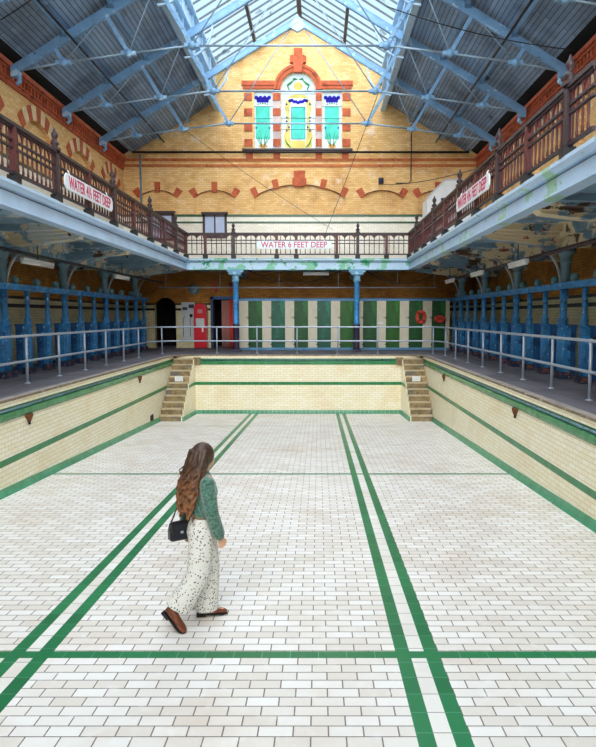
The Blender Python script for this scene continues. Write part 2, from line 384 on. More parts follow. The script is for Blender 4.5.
# rusty overflow spouts under the trough
def spout(x, y, sgn, label):
    t = thing('overflow_spout', label, 'spout', (x, y, -.5), 0, 'rusty overflow spouts on the pool walls')
    m2 = MB(); rings = []
    for k, (hw, pr, z) in enumerate(((.15, .07, -.35), (.12, .08, -.39), (.06, .06, -.45), (.03, .04, -.5))):
        rings.append([(x+sgn*(-.01+(pr+.01)*max(0, math.sin(a))), y+hw*math.cos(a), z) for a in [PI*i/8 for i in range(9)]])
    m2.loft(rings); part(t, 'hopper', m2, M['rust'], True)
    m2 = MB(); m2.tube([(x+sgn*.02, y, -.49), (x+sgn*.022, y, -.54)], .022, 8); part(t, 'outlet', m2, M['black'], True)
spout(XL, 11.3, 1, 'rusty overflow spout on the left pool wall nearest the camera')
spout(XL, 18.4, 1, 'small rusty overflow spout far along the left pool wall near the stairs')
spout(XR, 12.0, -1, 'rusty overflow spout on the right pool wall nearest the camera')
spout(XR, 18.9, -1, 'rusty overflow spout far along the right pool wall near the stairs')
m2 = MB(); m2.box(XL-.03, XL+.012, 19.5, 19.85, fz(19.7)+.08, fz(19.7)+.32)
single('drain_hole', 'dark square drain hole at the foot of the left pool wall', 'drain', m2, M['black'], (XL, 19.7, fz(19.7)+.1))

# ------------------------------------------------------------------ stairs in the pool corners
def stairs(x0, x1, side, label):
    t = thing('pool_staircase', label, 'stairs', ((x0+x1)/2, 21.7, fz(21.7)), 0, 'stone staircases in the pool corners')
    zb = fz(20.57)
    for j in range(1, 11):
        z = zb+.192*j; y = 20.57+.237*(j-1)
        m2 = MB(); m2.box(x0, x1, y, DB, max(z-.192, fz(DB)) if j > 1 else zb-.02, z-.035)
        st = part(t, 'step', m2, M['step'], True)
        m2 = MB(); m2.box(x0, x1, y-.012, min(y+.25, DB), z-.035, z); part(st, 'nosing', m2, M['nosing'], True)
    # side wall below the flight, towards the middle of the pool
    xf = x1 if side > 0 else x0
    prof = [(20.57, fz(20.57))]
    for j in range(1, 11): prof += [(20.57+.237*(j-1), zb+.192*j-.04), (20.57+.237*j if j < 10 else DB, zb+.192*j-.04)]
    prof += [(DB, fz(DB))]
    m2 = MB(); m2.prism(prof, lambda u, v, w: (w, u, v), xf, xf+side*.03); sw = part(t, 'side_wall', m2, M['creamYZ'], True)
    m2 = MB(); m2.box(min(xf, xf+side*.034), max(xf, xf+side*.034), 21.78, DB, -1.09, -.98); part(sw, 'string_tile', m2, M['greenYZ'], True)
    m2 = MB()
    m2.loft([[(xf+side*.02, s, fz(s)+.13), (xf+side*.045, s, fz(s)+.13), (xf+side*.09, s, fz(s)), (xf+side*.02, s, fz(s))] for s in (20.6, DB)], smooth=False)
    part(sw, 'skirting', m2, M['skirtL'], True)
    m2 = MB(); a, b2 = sorted((xf, xf+side*.24)); m2.box(a, b2, DB-.16, DB, -.35, -.09); part(t, 'end_block', m2, M['step'], True)
    y = 20.57+.237*6; z = zb+.192*7; xm = (x0+x1)/2
    m2 = MB(); m2.box(xm-.14, xm+.14, y-.03, y-.012, z-.17, z+.005); pq = part(t, 'plaque', m2, M['whitepaint'], True, 'small white tile plaque on the riser')
    m2 = MB()
    for r in range(2):
        for c in range(3): m2.box(xm-.10+c*.075, xm-.10+c*.075+.05, y-.033, y-.029, z-.12+r*.06, z-.12+r*.06+.02)
    part(pq, 'faint_mark', m2, M['grey'], True)
stairs(XL+.01, -4.5, 1, 'steep brown stone staircase in the left back corner of the pool')
stairs(3.04, XR-.01, -1, 'steep brown stone staircase in the right back corner of the pool')

# ------------------------------------------------------------------ deck and coping
def rr(x0, x1, y0, y1, r, n=8):
    pts = [(x0, y0), (x1, y0)]
    pts += [(x1-r+r*math.cos(a), y1-r+r*math.sin(a)) for a in [PI/2*i/n for i in range(n+1)]]
    pts += [(x0+r-r*math.sin(a), y1-r+r*math.cos(a)) for a in [PI/2*i/n for i in range(n+1)]]
    return pts
hole = rr(XL-.16, XR+.16, -.16, DB+.16, .7)
struct('floor_deck', plate([(WL-.3, -4.3), (WR+.3, -4.3), (WR+.3, WB+2.6), (WL-.3, WB+2.6)], [hole], lambda u, v, w: (u, v, -.35+w), .35), M['deck'])
def strip(o, i, z0, z1, mat, name):
    m2 = MB(); n = len(o)
    vs = [(x, y, z1) for x, y in o]+[(x, y, z1) for x, y in i]+[(x, y, z0) for x, y in i]+[(x, y, z0) for x, y in o]
    fs = []
    for k in range(n):
        k2 = (k+1) % n
        fs += [(k, k2, n+k2, n+k), (n+k, n+k2, 2*n+k2, 2*n+k), (2*n+k, 2*n+k2, 3*n+k2, 3*n+k)]
    m2.add(vs, fs); return struct(name, m2, mat)
strip(hole, rr(XL+.0, XR-.0, 0, DB, .66), -.03, .004, M['copetop'], 'trim_coping')
strip(rr(XL+.005, XR-.005, 0, DB-.005, .66), rr(XL+.02, XR-.02, .03, DB-.02, .65), -.032, .006, M['coping'], 'trim_nosing')

# ------------------------------------------------------------------ pipe railing round the pool
RXL, RXR, RYB = -6.05, 4.5, 23.75
def rail_path(z, y0=2.0):
    r = .9; P = [(RXL, y0, z)]+[(RXL, y, z) for y in (8, 14, 20)]
    P += [(RXL+r-r*math.cos(a), RYB-r+r*math.sin(a), z) for a in [PI/2*i/8 for i in range(9)]]
    P += [(RXR-r+r*math.sin(a), RYB-r+r*math.cos(a), z) for a in [PI/2*i/8 for i in range(9)]]
    P += [(RXR, y, z) for y in (20, 14, 8, y0)]
    return P
t = thing('pool_railing', 'pale blue grey pipe railing running round three sides of the pool edge', 'railing', (XC, RYB, 0))
for nm, z in (('top_rail', .99), ('middle_rail', .47)):
    m2 = MB(); m2.tube(rail_path(z), .03, 8); part(t, nm, m2, M['rail'], True)
m2 = MB(); m2.lathe([(.028, 0), (.028, .99)], n=8); m2.lathe([(.06, 0), (.06, .015), (.03, .03)], n=10); m2.sphere((0, 0, .99), .04, 8, 6); m2.sphere((0, 0, .47), .038, 8, 6)
pm = m2.mesh('post', M['rail'])
posts = [(RXL, y) for y in [3.3+1.64*k for k in range(12)]]+[(RXL+.26, RYB-.26)]+[(x, RYB) for x in (-3.8, -2.3, -.8, .72, 2.22)]
posts += [(RXR-.26, RYB-.26)]+[(RXR, y) for y in [3.6+1.72*k for k in range(12)]]
for x, y in posts: inst(t, 'post', pm, (x-XC, y-RYB, 0))

# ------------------------------------------------------------------ lower hall walls
FL = lambda x: (lambda u, v, w: (x-w, u, v))     # left wall plate: u=y, v=z, thickness outwards
FR = lambda x: (lambda u, v, w: (x+w, u, v))
FB = lambda y: (lambda u, v, w: (u, y+w, v))
Y0 = -4.0
for nm, fn in (('left', FL(WL)), ('right', FR(WR))):
    w = struct('wall_lower_'+nm, plate([(Y0, 1.9), (WB, 1.9), (WB, 3.55), (Y0, 3.55)], [], fn, .3), M['ochreYZ'])
    struct('dado', plate([(Y0, 0), (WB, 0), (WB, 1.9), (Y0, 1.9)], [], fn, .3), M['dadoYZ'], w)
    f2 = FL(WL+.012) if nm == 'left' else FR(WR-.012)
    struct('string_tile', plate([(Y0, 1.64), (WB, 1.64), (WB, 1.74), (Y0, 1.74)], [], f2, .02), M['blackrib'], w)
    struct('string_tile', plate([(Y0, 1.88), (WB, 1.88), (WB, 1.95), (Y0, 1.95)], [], f2, .02), M['blackrib'], w)
dL, dR = (-7.16, -6.24, 2.2), (-4.72, -3.42, 2.24)
archL = [(dL[0], 0), (dL[0], 1.95)]+seg_arch(dL[0], dL[1], 1.95, .25, 10)[0]+[(dL[1], 0)]
ho = [(dL[0], -.02), (dL[0], 1.95)]
w = struct('wall_lower_back', plate([(WL, 1.9), (dL[0], 1.9)]+seg_arch(dL[0], dL[1], 1.9, .3, 10)[0]+[(dR[0], 1.9), (dR[0], dR[2]), (dR[1], dR[2]), (dR[1], 1.9), (WR, 1.9), (WR, 3.55), (WL, 3.55)], [], FB(WB), .3), M['ochreXZ'])
for a, b2 in ((WL, dL[0]), (dL[1], dR[0]), (dR[1], WR)):
    struct('dado', plate([(a, 0), (b2, 0), (b2, 1.9), (a, 1.9)], [], FB(WB), .3), M['dadoXZ'], w)
    for z0, z1 in ((1.64, 1.74), (1.88, 1.95)): struct('string_tile', plate([(a, z0), (b2, z0), (b2, z1), (a, z1)], [], FB(WB-.012), .02), M['blackrib'], w)
m2 = MB()
for k in (-1, 1):
    x = (dR[0]+dR[1])/2+k*.3-.1
    m2.prism([(x-.09+k*.02, 2.42), (x+.09+k*.02, 2.42), (x+.12+k*.1, 2.85), (x-.12+k*.1, 2.85)], FB(WB-.02), 0, .05)
struct('voussoir', m2, M['terra'], w)
m2 = MB(); m2.box(WL-.3, WR+.3, Y0-.3, Y0, 0, 5.2); struct('wall_near', m2, M['dadoXZ'])
# passages behind the two doorways
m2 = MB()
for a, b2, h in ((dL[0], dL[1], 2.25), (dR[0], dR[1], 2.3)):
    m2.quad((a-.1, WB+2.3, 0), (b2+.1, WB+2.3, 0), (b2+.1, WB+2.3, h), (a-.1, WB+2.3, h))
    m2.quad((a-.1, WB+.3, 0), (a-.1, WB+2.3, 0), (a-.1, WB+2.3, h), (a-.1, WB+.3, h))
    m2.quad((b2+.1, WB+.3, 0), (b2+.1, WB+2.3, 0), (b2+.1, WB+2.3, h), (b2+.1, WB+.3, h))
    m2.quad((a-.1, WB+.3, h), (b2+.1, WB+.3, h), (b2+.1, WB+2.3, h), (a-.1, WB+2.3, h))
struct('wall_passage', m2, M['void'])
# blue framed doorway on the back wall
m2 = MB()
m2.box(dR[0], dR[0]+.11, WB-.04, WB+.2, 0, dR[2]); m2.box(dR[1]-.11, dR[1], WB-.04, WB+.2, 0, dR[2]); m2.box(dR[0], dR[1], WB-.04, WB+.2, dR[2]-.12, dR[2])
d1 = struct('door_1', m2, M['bluedeep'])
m2 = MB(); m2.box(dR[0]+.13, dR[0]+.2, WB-.55, WB-.02, .02, dR[2]-.14); lf = struct('door_leaf', m2, M['navy'], d1)
m2 = MB(); m2.sphere((dR[0]+.23, WB-.47, 1.05), .04, 8, 6); struct('door_handle', m2, M['black'], lf)
def curtain(x0, x1, y, z0, z1, mat, label, folds=5, amp=.04):
    n = 40; m2 = MB(); rings = []
    for z in (z0, (z0+z1)/2, z1):
        ring = [(x0+(x1-x0)*i/n, y+amp*math.sin(2*PI*folds*i/n)*(1 if z < z1 else .7), z) for i in range(n+1)]
        ring += [(x, yy+.02, zz) for x, yy, zz in reversed(ring)]; rings.append(ring)
    m2.loft(rings); return single('door_curtain', label, 'curtain', m2, mat, ((x0+x1)/2, y, z0), 'curtains in the blue doorway')
curtain(-4.22, -3.88, WB-.12, .03, 2.08, M['pinkcloth'], 'faded pink curtain hanging in the blue framed doorway')
curtain(-3.87, -3.47, WB-.2, .03, 2.1, M['orange'], 'bright coral red curtain at the right of the blue framed doorway', 4)
# notice panel, red fire point, wall lamp
t = thing('notice_panel', 'pale grey service panel on the back wall between dark doorway and red box', 'panel', (-5.66, WB, .35))
m2 = MB(); m2.box(-5.98, -5.40, WB-.08, WB-.005, .35, 2.0); part(t, 'board', m2, M['grey'], True)
m2 = MB(); m2.box(-5.93, -5.72, WB-.095, WB-.08, 1.66, 1.78); m2.box(-5.66, -5.43, WB-.095, WB-.08, 1.74, 1.9); part(t, 'notice', m2, M['navy'], True, 'navy blue notice')
m2 = MB(); m2.lathe([(.0, 0), (.07, 0), (.07, .05)], (-5.55, WB-.135, 1.42), 12, axis='y'); part(t, 'switch', m2, M['black'], True)
m2 = MB()
for x in (-5.9, -5.6): m2.tube([(x, WB-.1, .5), (x, WB-.1, 1.25), (x+.06, WB-.1, 1.4)], .012, 6)
part(t, 'conduit', m2, M['black'], True)
t = thing('fire_point', 'tall red cabinet with a grey label standing against the back wall', 'cabinet', (-5.1, WB-.45, 0))
m2 = MB(); prof = [(-.27, 0), (.27, 0), (.27, 1.72), (.22, 1.84), (.1, 1.9), (-.1, 1.9), (-.22, 1.84), (-.27, 1.72)]
m2.prism(prof, lambda u, v, w_: (-5.1+u, WB-.45+w_, v+.03), 0, .43); part(t, 'case', m2, M['redgloss'], True)
m2 = MB(); m2.box(-5.28, -4.92, WB-.47, WB-.452, .92, 1.3); part(t, 'label_plate', m2, M['grey'], True, 'grey label plate')
m2 = MB(); m2.box(-5.03, -4.96, WB-.485, WB-.452, .72, .9); part(t, 'handle', m2, M['whitepaint'], True)
m2 = MB(); m2.box(-5.2, -5.0, WB-.47, WB-.452, 1.52, 1.68); part(t, 'crest', m2, M['pinkcloth'], True)
m2 = MB(); m2.box(-5.36, -4.84, WB-.44, WB-.03, 0, .05); part(t, 'plinth', m2, M['black'], True)
t = thing('wall_lamp', 'round blue bulkhead lamp on the ochre brick back wall', 'lamp', (-5.42, WB-.15, 2.45))
m2 = MB(); m2.lathe([(.1, 0), (.22, .03), (.23, .1), (.19, .14)], (-5.42, WB-.15, 2.55), 16, axis='y'); part(t, 'housing', m2, M['teal'], True)
m2 = MB(); m2.sphere((-5.42, WB-.15, 2.55), (.17, .08, .17), 14, 8); part(t, 'lens', m2, M['gwhite'], True)

# ------------------------------------------------------------------ changing cubicles along the back
CY = 26.3
M['blueheader'] = paint('pale blue trim paint', '#5b93bd', rough=.5)
mats = [M['door'], M['doorteal'], M['dooryellow']]
seq = [0, 1, 0, 1, 2, 0, 2, 0, 0]
t = thing('cubicle_frame', 'pale blue head and sill rails of the cubicle row under the back gallery', 'frame', (1.2, CY, 0))
m2 = MB(); m2.box(-3.35, 5.42, CY-.03, CY+.06, 2.02, 2.1); part(t, 'head_rail', m2, M['blueheader'], True)
m2 = MB(); m2.box(-3.35, 5.42, CY-.03, CY+.06, 0, .1); part(t, 'sill_rail', m2, M['blueheader'], True)
m2 = MB(); m2.box(-3.35, 5.42, CY, WB-.02, 2.1, 2.13); part(t, 'cubicle_roof', m2, M['bluedeep'], True)
hw = MB(); hw.box(-.04, .09, -.075, -.05, 0, .035); hingem = hw.mesh('hinge', M['black'])
for k in range(9):
    x = -2.89+.9455*k
    lab = ('dark green', 'teal green', 'olive green')[seq[k]]+' cubicle door, '+(ORD[k]+' from the left in the row' if k < 8 else 'the last on the right beside the blue stalls')
    t = thing('cubicle_door', lab, 'door', (x, CY, .1), 0, 'green cubicle doors under the back gallery')
    m2 = MB(); m2.box(0, .565, -.01, .03, 0, 1.92)
    p = part(t, 'door_panel', m2, mats[seq[k]])
    m2 = MB()
    for z in (.05, .66, 1.27, 1.80): m2.box(.01, .555, -.022, -.01, z, z+.07)
    part(t, 'ledge', m2, mats[seq[k]])
    for z in (.12, 1.2): inst(t, 'hinge', hingem, (0, .012, z))
for k in range(10):
    x = -2.89+.9455*k-.38
    lab = 'cream partition post between green cubicle doors, '+(ORD[k]+' from the left') if 0 < k < 9 else ('cream partition post at the left end of the cubicle row' if k == 0 else 'cream partition post at the right end beside the blue stalls')
    t = thing('cubicle_partition', lab, 'partition', (x, CY, .1), 0, 'cream cubicle partitions under the back gallery')
    m2 = MB(); m2.box(.004, .376 if k < 9 else .16, -.035, .03, 0, 1.92); part(t, 'front_board', m2, M['cream'])
    m2 = MB(); m2.box(.06, .12, .03, WB-CY-.05, -.1, 1.92); part(t, 'dividing_panel', m2, M['cream'])
m2 = MB(); m2.box(2.55-.12, 2.55+.12, CY-.045, CY-.034, 1.08, 1.15)
single('door_label', 'small white label on a cream cubicle partition post', 'label', m2, M['whitepaint'], (2.55, CY-.05, 1.08))
def lifebuoy(x, z, rx, rz, label, tilt):
    t = thing('lifebuoy', label, 'lifebuoy', (x, CY-.16, z), 0, 'coral red lifebuoys on the cubicle doors')
    m2 = MB(); m2.tube([(rx*math.cos(a), tilt*math.sin(a), rz*math.sin(a)) for a in [2*PI*i/24 for i in range(24)]], .075, 8, closed=True)
    part(t, 'ring', m2, M['orange'])
    for a in (PI/4, 3*PI/4, 5*PI/4, 7*PI/4):
        m2 = MB(); c = Vector((rx*math.cos(a), tilt*math.sin(a), rz*math.sin(a))); tg = Vector((-rx*math.sin(a), tilt*math.cos(a), rz*math.cos(a))).normalized()*.04
        m2.tube([c-tg, c+tg], .08, 8)
        part(t, 'band', m2, M['redcloth'])
    m2 = MB(); m2.tube([(0, -.02, rz), (0, .05, rz+.2)], .012, 6); part(t, 'hanging_cord', m2, M['black'])
lifebuoy(4.2, 1.36, .15, .22, 'coral red lifebuoy hung upright on a dark green cubicle door', .0)
lifebuoy(4.98, 1.27, .17, .09, 'coral red lifebuoy hung slanting on the last green door at right', .06)

# ------------------------------------------------------------------ blue stalls and iron columns down both sides
SXL, SXR = -7.06, 5.5
COLY = [14.33, 17.77, 21.21, 24.65]
def bracket(m2):
    pts = [(.08+.80*(1-math.cos(a)), 0, 2.06+.95*math.sin(a)) for a in [PI/2*i/12 for i in range(13)]]
    for a, b2 in zip(pts[:-1], pts[1:]): m2.bar(a, b2, .05, .04)
def post_proto(col):
    """local: x towards the pool, y along the deck; front line at x=0"""
    nm = 'iron_column' if col else 'stall_divider'
    t = thing(nm, 'x', 'column' if col else 'stall divider')
    k = 1.3 if col else .95
    m2 = MB()
    for dy in (-1, 0, 1): m2.lathe([(.062*k, .14), (.066*k, .6), (.062*k, 1.17)], (0, dy*.08*k, 0), 10)
    m2.box(-.08*k, .03, -.16*k, .16*k, .14, 1.17); part(t, 'pilaster', m2, M['blue'])
    m2 = MB(); m2.box(-.11*k, .09*k, -.19*k, .19*k, 0, .16); part(t, 'base', m2, M['bluebase'])
    m2 = MB()
    m2.lathe([(.11*k, 1.17), (.11*k, 1.21), (.08*k, 1.24), (.095*k, 1.29), (.08*k, 1.35), (.062*k, 1.37), (.06*k, 1.8), (.078*k, 1.82), (.078*k, 1.86), (.062*k, 1.88), (.07*k, 2.0)], (0, 0, 0), 12)
    part(t, 'shaft', m2, M['blue'])
    m2 = MB(); m2.box(-.3, -.05, -.03, .03, .05, 1.17); m2.box(-.31, -.05, -.045, .045, 1.15, 1.2); part(t, 'side_panel', m2, M['bluedeep'])
    if col:
        m2 = MB(); m2.lathe([(.11, 2.0), (.105, 2.55), (.13, 2.57), (.13, 2.62), (.115, 2.64), (.17, 2.78), (.2, 2.8), (.2, 2.9)], (-.02, 0, .0), 12); part(t, 'capital', m2, M['colgrey'])
        m2 = MB(); bracket(m2); part(t, 'bracket', m2, M['rail'])
    return t
protos = {False: post_proto(False), True: post_proto(True)}
used = {False: False, True: False}
cnt = {}
for side, X, rz in (('left', SXL, 0), ('right', SXR, PI)):
    ys_ = [14.33+1.1467*k for k in range(-3, 11)]
    nd = 0; nc = 0
    for i, y in enumerate(reversed(ys_)):
        k = 10-i; col = (k % 3 == 0)
        if col:
            lab = 'grey blue iron column with curved bracket on the %s side, %s from the back' % (side, ORD[nc]); nc += 1
        else:
            lab = 'worn blue stall divider post on the %s side, %s from the back' % (side, ORD[nd]); nd += 1
        loc = (X, y, 0)
        if not used[col]:
            o = protos[col]; used[col] = True; o.location = loc; o.rotation_euler = (0, 0, rz); o['label'] = lab
        else: o = dup(protos[col], loc, lab, rz)
        o['group'] = ('iron columns' if col else 'blue stall dividers')+' along the '+side+' deck'
    t = thing('stall_header', 'long blue header rail with dome caps over the %s stalls' % side, 'header rail', (X, 19.6, 2.0))
    m2 = MB(); sg = 1 if side == 'left' else -1
    m2.box(X-.09, X+.09, 10.6, 26.2, 2.0, 2.13); m2.box(X-.12, X+.12, 10.6, 26.2, 2.1, 2.135); part(t, 'rail_beam', m2, M['blue'], True)
    for k, y in enumerate(ys_[:-1]):
        m2 = MB()
        m2.lathe([(.06, 2.13), (.06, 2.16), (.085, 2.18), (.09, 2.24), (.066, 2.3), (.02, 2.325)], (X, y+.573, 0), 12); part(t, 'dome_cap', m2, M['teal'], True)
def back_column(x, lab):
    t = thing('iron_column', lab, 'column', (x, 24.72, 0), 0, 'blue columns under the back gallery')
    m2 = MB(); m2.box(-.17, .17, -.17, .17, 0, .12); m2.lathe([(.15, .12), (.125, .2), (.12, 1.0), (.14, 1.02), (.14, 1.08)], n=12); part(t, 'base', m2, M['coldark'])
    m2 = MB(); m2.lathe([(.125, 1.08), (.11, 1.15), (.105, 2.7), (.12, 2.72)], n=12); part(t, 'shaft', m2, M['blue'])
    m2 = MB(); m2.lathe([(.12, 2.7), (.15, 2.73), (.15, 2.8), (.12, 2.83), (.17, 2.98)], n=12); m2.box(-.24, .24, -.2, .2, 2.98, 3.14); m2.box(-.32, .32, -.14, .14, 3.08, 3.18)
    part(t, 'capital', m2, M['collight'])
back_column(-3.2, 'blue iron column standing left of the cubicle row under the back gallery')
back_column(1.48, 'blue iron column standing before the middle of the cubicle row')

# ------------------------------------------------------------------ gallery: floors, soffits, fascias
GL, GR, GB = -5.0, 3.42, 24.6
m2 = MB(); m2.box(WL, GL-.12, Y0, WB, 3.42, 3.56); struct('floor_gallery_left', m2, M['deck'])
m2 = MB(); m2.box(GR+.12, WR, Y0, WB, 3.42, 3.56); struct('floor_gallery_right', m2, M['deck'])
m2 = MB(); m2.box(GL-.12, GR+.12, GB+.15, WB, 3.42, 3.56); struct('floor_gallery_back', m2, M['deck'])
FP = [(-.03, 3.17), (.05, 3.17), (.05, 3.205), (.0, 3.215), (.0, 3.43), (-.05, 3.44), (-.05, 3.46), (.05, 3.475), (.09, 3.50), (.13, 3.53), (.13, 3.585), (.09, 3.60), (-.2, 3.60), (-.2, 3.17)]
def fascia(name, fn, s0, s1, mat):
    m2 = MB(); m2.loft([[fn(s, d, z) for d, z in FP] for s in (s0, s1)], smooth=False); return struct(name, m2, mat)
fascia('trim_fascia_left', lambda s, d, z: (GL-.08+d, s, z), Y0, GB+.08, M['fascia'])
fascia('trim_fascia_right', lambda s, d, z: (GR+.08-d, s, z), Y0, GB+.08, paint('pale blue iron with faint green', '#c0daf4', [('#a4cdb6', 1.5, .58), ('#6fb08a', 2.4, .665), ('#5f7d8c', 14, .74)], .5, var=.06, vscale=1.5))
fascia('trim_fascia_back', lambda s, d, z: (s, GB+.08-d, z), GL-.1, GR+.1, M['fasciagreen'])
def soffit(side, X0, X1, mat):
    """X0 column side wall, X1 pool edge"""
    sg = 1 if X1 > X0 else -1
    m2 = MB(); a, b2 = sorted((X0, X1-sg*.12)); m2.box(a, b2, Y0, WB, 3.34, 3.42)
    s = struct('ceiling_soffit_'+side, m2, mat)
    cx = SXL if side == 'left' else SXR
    ys_ = [.57, 4.01, 7.45, 10.89]+COLY
    for y in ys_:                     # cantilever beams with stepped mouldings
        m3 = MB()
        for hw_, z0, z1 in ((.16, -.0, .2), (.26, .10, .3), (.42, .20, .36), (.62, .28, .4)):
            poly = [(X0, 2.9+z0*1.1), (cx+sg*.5, 2.95+z0*.9), (X1-sg*.3, 3.1+z0*.5), (X1-sg*.2, 3.2), (X1-sg*.2, 3.36), (X0, 3.36)]
            m3.prism(poly, lambda u, v, w_: (u, w_, v), y-hw_, y+hw_)
        struct('beam', m3, mat, s)
    m3 = MB()
    for off, z0 in ((0, 3.22), (.14, 3.27), (.3, 3.31)):      # stepped moulding inside the fascia
        a, b2 = sorted((X1-sg*(.34+off), X1-sg*.2)); m3.box(a, b2, Y0, GB, z0, 3.36)
    a, b2 = sorted((cx-sg*.14, cx+sg*.14)); m3.box(a, b2, Y0, 26, 2.88, 3.36)
    a, b2 = sorted((cx-sg*.3, cx+sg*.3)); m3.box(a, b2, Y0, 26, 3.08, 3.36)
    struct('moulding', m3, mat, s)
soffit('left', WL, GL, M['soffit']); soffit('right', WR, GR, M['soffitR'])
m2 = MB(); m2.box(GL-.1, GR+.1, GB+.15, WB, 3.3, 3.42)
s = struct('ceiling_soffit_back', m2, M['soffit'])
for x in (-3.2, 1.48):
    m2 = MB(); m2.box(x-.12, x+.12, GB+.1, WB, 3.0, 3.32); struct('beam', m2, M['soffit'], s)
# pipes under the galleries
def pipe(name, label, pts, r, mat, group=None):
    m2 = MB(); m2.tube(pts, r, 8); return single(name, label, 'pipe', m2, mat, pts[0], group)
pipe('service_pipe', 'dark service pipe running under the left gallery soffit', [(-6.3, 8, 2.74), (-6.3, 25.8, 2.74)], .035, M['black'], 'service pipes under the galleries')
pipe('service_pipe', 'dark service pipe running under the right gallery soffit', [(5.0, 8, 2.76), (5.0, 25.3, 2.76)], .045, M['maroondark'], 'service pipes under the galleries')
m2 = MB(); m2.tube([(-6.5, 26.0, 2.55), (4.8, 26.0, 2.55)], .022, 8)
for x in (-6.2, -4, -1.6, .8, 3.2, 4.7): m2.tube([(x, 26.0, 2.55), (x, 26.0, 3.31)], .012, 6)
single('service_pipe', 'thin pale pipe running across under the back gallery on hangers', 'pipe', m2, M['rail'], (-6.5, 26, 2.55))
pts = [(-2.95+.405*k, 25.6, 3.29-.6*math.sin(PI*k/10)) for k in range(11)]
pipe('slack_cable', 'slack black cable drooping under the back gallery soffit left of the middle column', pts, .018, M['black'], 'slack cables under the back gallery')
pts = [(1.72+.33*k, 25.6, 3.29-.62*math.sin(PI*k/10)) for k in range(11)]
pipe('slack_cable', 'slack black cable drooping under the back gallery soffit at right', pts, .018, M['black'], 'slack cables under the back gallery')
def strip_light(x, y0, y1, z, label, along='y'):
    t = thing('strip_light', label, 'light fitting', (x, (y0+y1)/2, z), 0, 'white fluorescent strip lights')
    L = (y1-y0)/2
    def P(u, v, w): return (v, u, w) if along == 'y' else (u, v, w)
    m2 = MB(); a = P(-L, -.05, .03); b2 = P(L, .05, .08); m2.box(min(a[0], b2[0]), max(a[0], b2[0]), min(a[1], b2[1]), max(a[1], b2[1]), .03, .09); part(t, 'batten', m2, M['whitepaint'])
    m2 = MB(); m2.tube([P(-L+.03, 0, 0), P(L-.03, 0, 0)], .04, 8); part(t, 'tube', m2, M['tube'])
    for u in (-L+.02, L-.02):
        m2 = MB(); c = P(u, 0, 0); m2.box(c[0]-.03, c[0]+.03, c[1]-.03, c[1]+.03, -.04, .05); part(t, 'end_cap', m2, M['whitepaint'])
    m2 = MB(); m2.tube([P(0, 0, .08), P(0, 0, 3.34-z)], .012, 6); part(t, 'hanger', m2, M['black'])
strip_light(-6.55, 14.2, 15.8, 2.6, 'white strip light hanging under the left gallery nearest the camera')
strip_light(-6.4, 20.2, 21.6, 2.62, 'white strip light hanging far along under the left gallery')
strip_light(4.7, 14.5, 15.8, 2.6, 'white strip light under the right gallery nearest the camera')
strip_light(4.7, 18.4, 19.7, 2.62, 'white strip light under the middle of the right gallery')
strip_light(4.7, 22.3, 23.6, 2.62, 'white strip light far along under the right gallery near the cubicles')
strip_light(-.1, 25.0, 26.0, 3.05, 'short white strip light under the middle of the back gallery', 'x')

# ------------------------------------------------------------------ gallery balustrades
bm_ = MB(); bm_.lathe([(.016, 0), (.022, .05), (.014, .12), (.02, .3), (.013, .42), (.018, .52), (.013, .72)], n=6)
BAL = bm_.mesh('baluster', M['maroon'])
bm_ = MB(); bm_.box(-.055, .055, -.055, .055, 0, .98); bm_.box(-.08, .08, -.08, .08, .95, 1.0)
bm_.lathe([(.07, 1.0), (.05, 1.03), (.08, 1.07), (.08, 1.09), (.04, 1.13), (.035, 1.16), (.06, 1.2), (.062, 1.25), (.03, 1.3), (.012, 1.36)], n=10)
NEWEL = bm_.mesh('newel_post', M['maroondark'])
bm_ = MB(); bm_.box(-.05, .05, -.05, .05, 0, .9); PLAIN = bm_.mesh('plain_post', M['maroon'])
bm_ = MB(); bm_.box(-.09, .09, -.075, .075, -.02, .12); bm_.box(-.06, .06, -.06, .06, .1, .16); FOOT = bm_.mesh('foot', M['black'])
def balustrade(label, x0, y0, x1, y1, newels, plains, step, hang_out):
    dx, dy = x1-x0, y1-y0; L = math.hypot(dx, dy); ux, uy = dx/L, dy/L
    t = thing('gallery_balustrade', label, 'balustrade', (x0, y0, 3.6), 0, 'maroon balustrades round the gallery')
    def at(s, z=0): return (ux*s, uy*s, z)
    for nm, z, w_, h_, mt in (('bottom_rail', .15, .05, .05, M['maroondark']), ('middle_rail', .56, .05, .035, M['maroondark']), ('upper_rail', .68, .05, .035, M['maroondark']), ('top_rail', .93, .11, .06, M['maroondark'])):
        m2 = MB(); m2.bar(at(0, z), at(L, z), w_, h_)
        if nm == 'top_rail': m2.bar(at(0, z-.05), at(L, z-.05), .06, .04)
        part(t, nm, m2, mt)
    n = int(L/step); m2 = MB(); sp = L/n
    for i in range(n//2):             # frieze of small arches under the top rail
        a = i*2*sp; b2 = a+2*sp; cx = (a+b2)/2; r = sp*.93
        outline = [(a, .9), (a, .72)]+[(a+sp-r, .72)]+[(cx-r*math.cos(th), .72+.15*math.sin(th)) for th in [PI*j/8 for j in range(1, 8)]]+[(b2-(sp-r), .72), (b2, .72), (b2, .9)]
        m2.prism(outline, lambda u, v, w_: (ux*u-uy*w_, uy*u+ux*w_, v), -.012, .012)
    part(t, 'arched_frieze', m2, M['maroon'])
    skip = newels+plains
    for i in range(1, n):
        s = i*sp
        if any(abs(s-q) < .07 for q in skip): continue
        inst(t, 'baluster', BAL, at(s, .17))
    for s in newels:
        inst(t, 'newel_post', NEWEL, at(s, 0)); inst(t, 'foot', FOOT, at(s, 0))
    for s in plains:
        inst(t, 'plain_post', PLAIN, at(s, .02)); inst(t, 'foot', FOOT, at(s, 0))
    return t
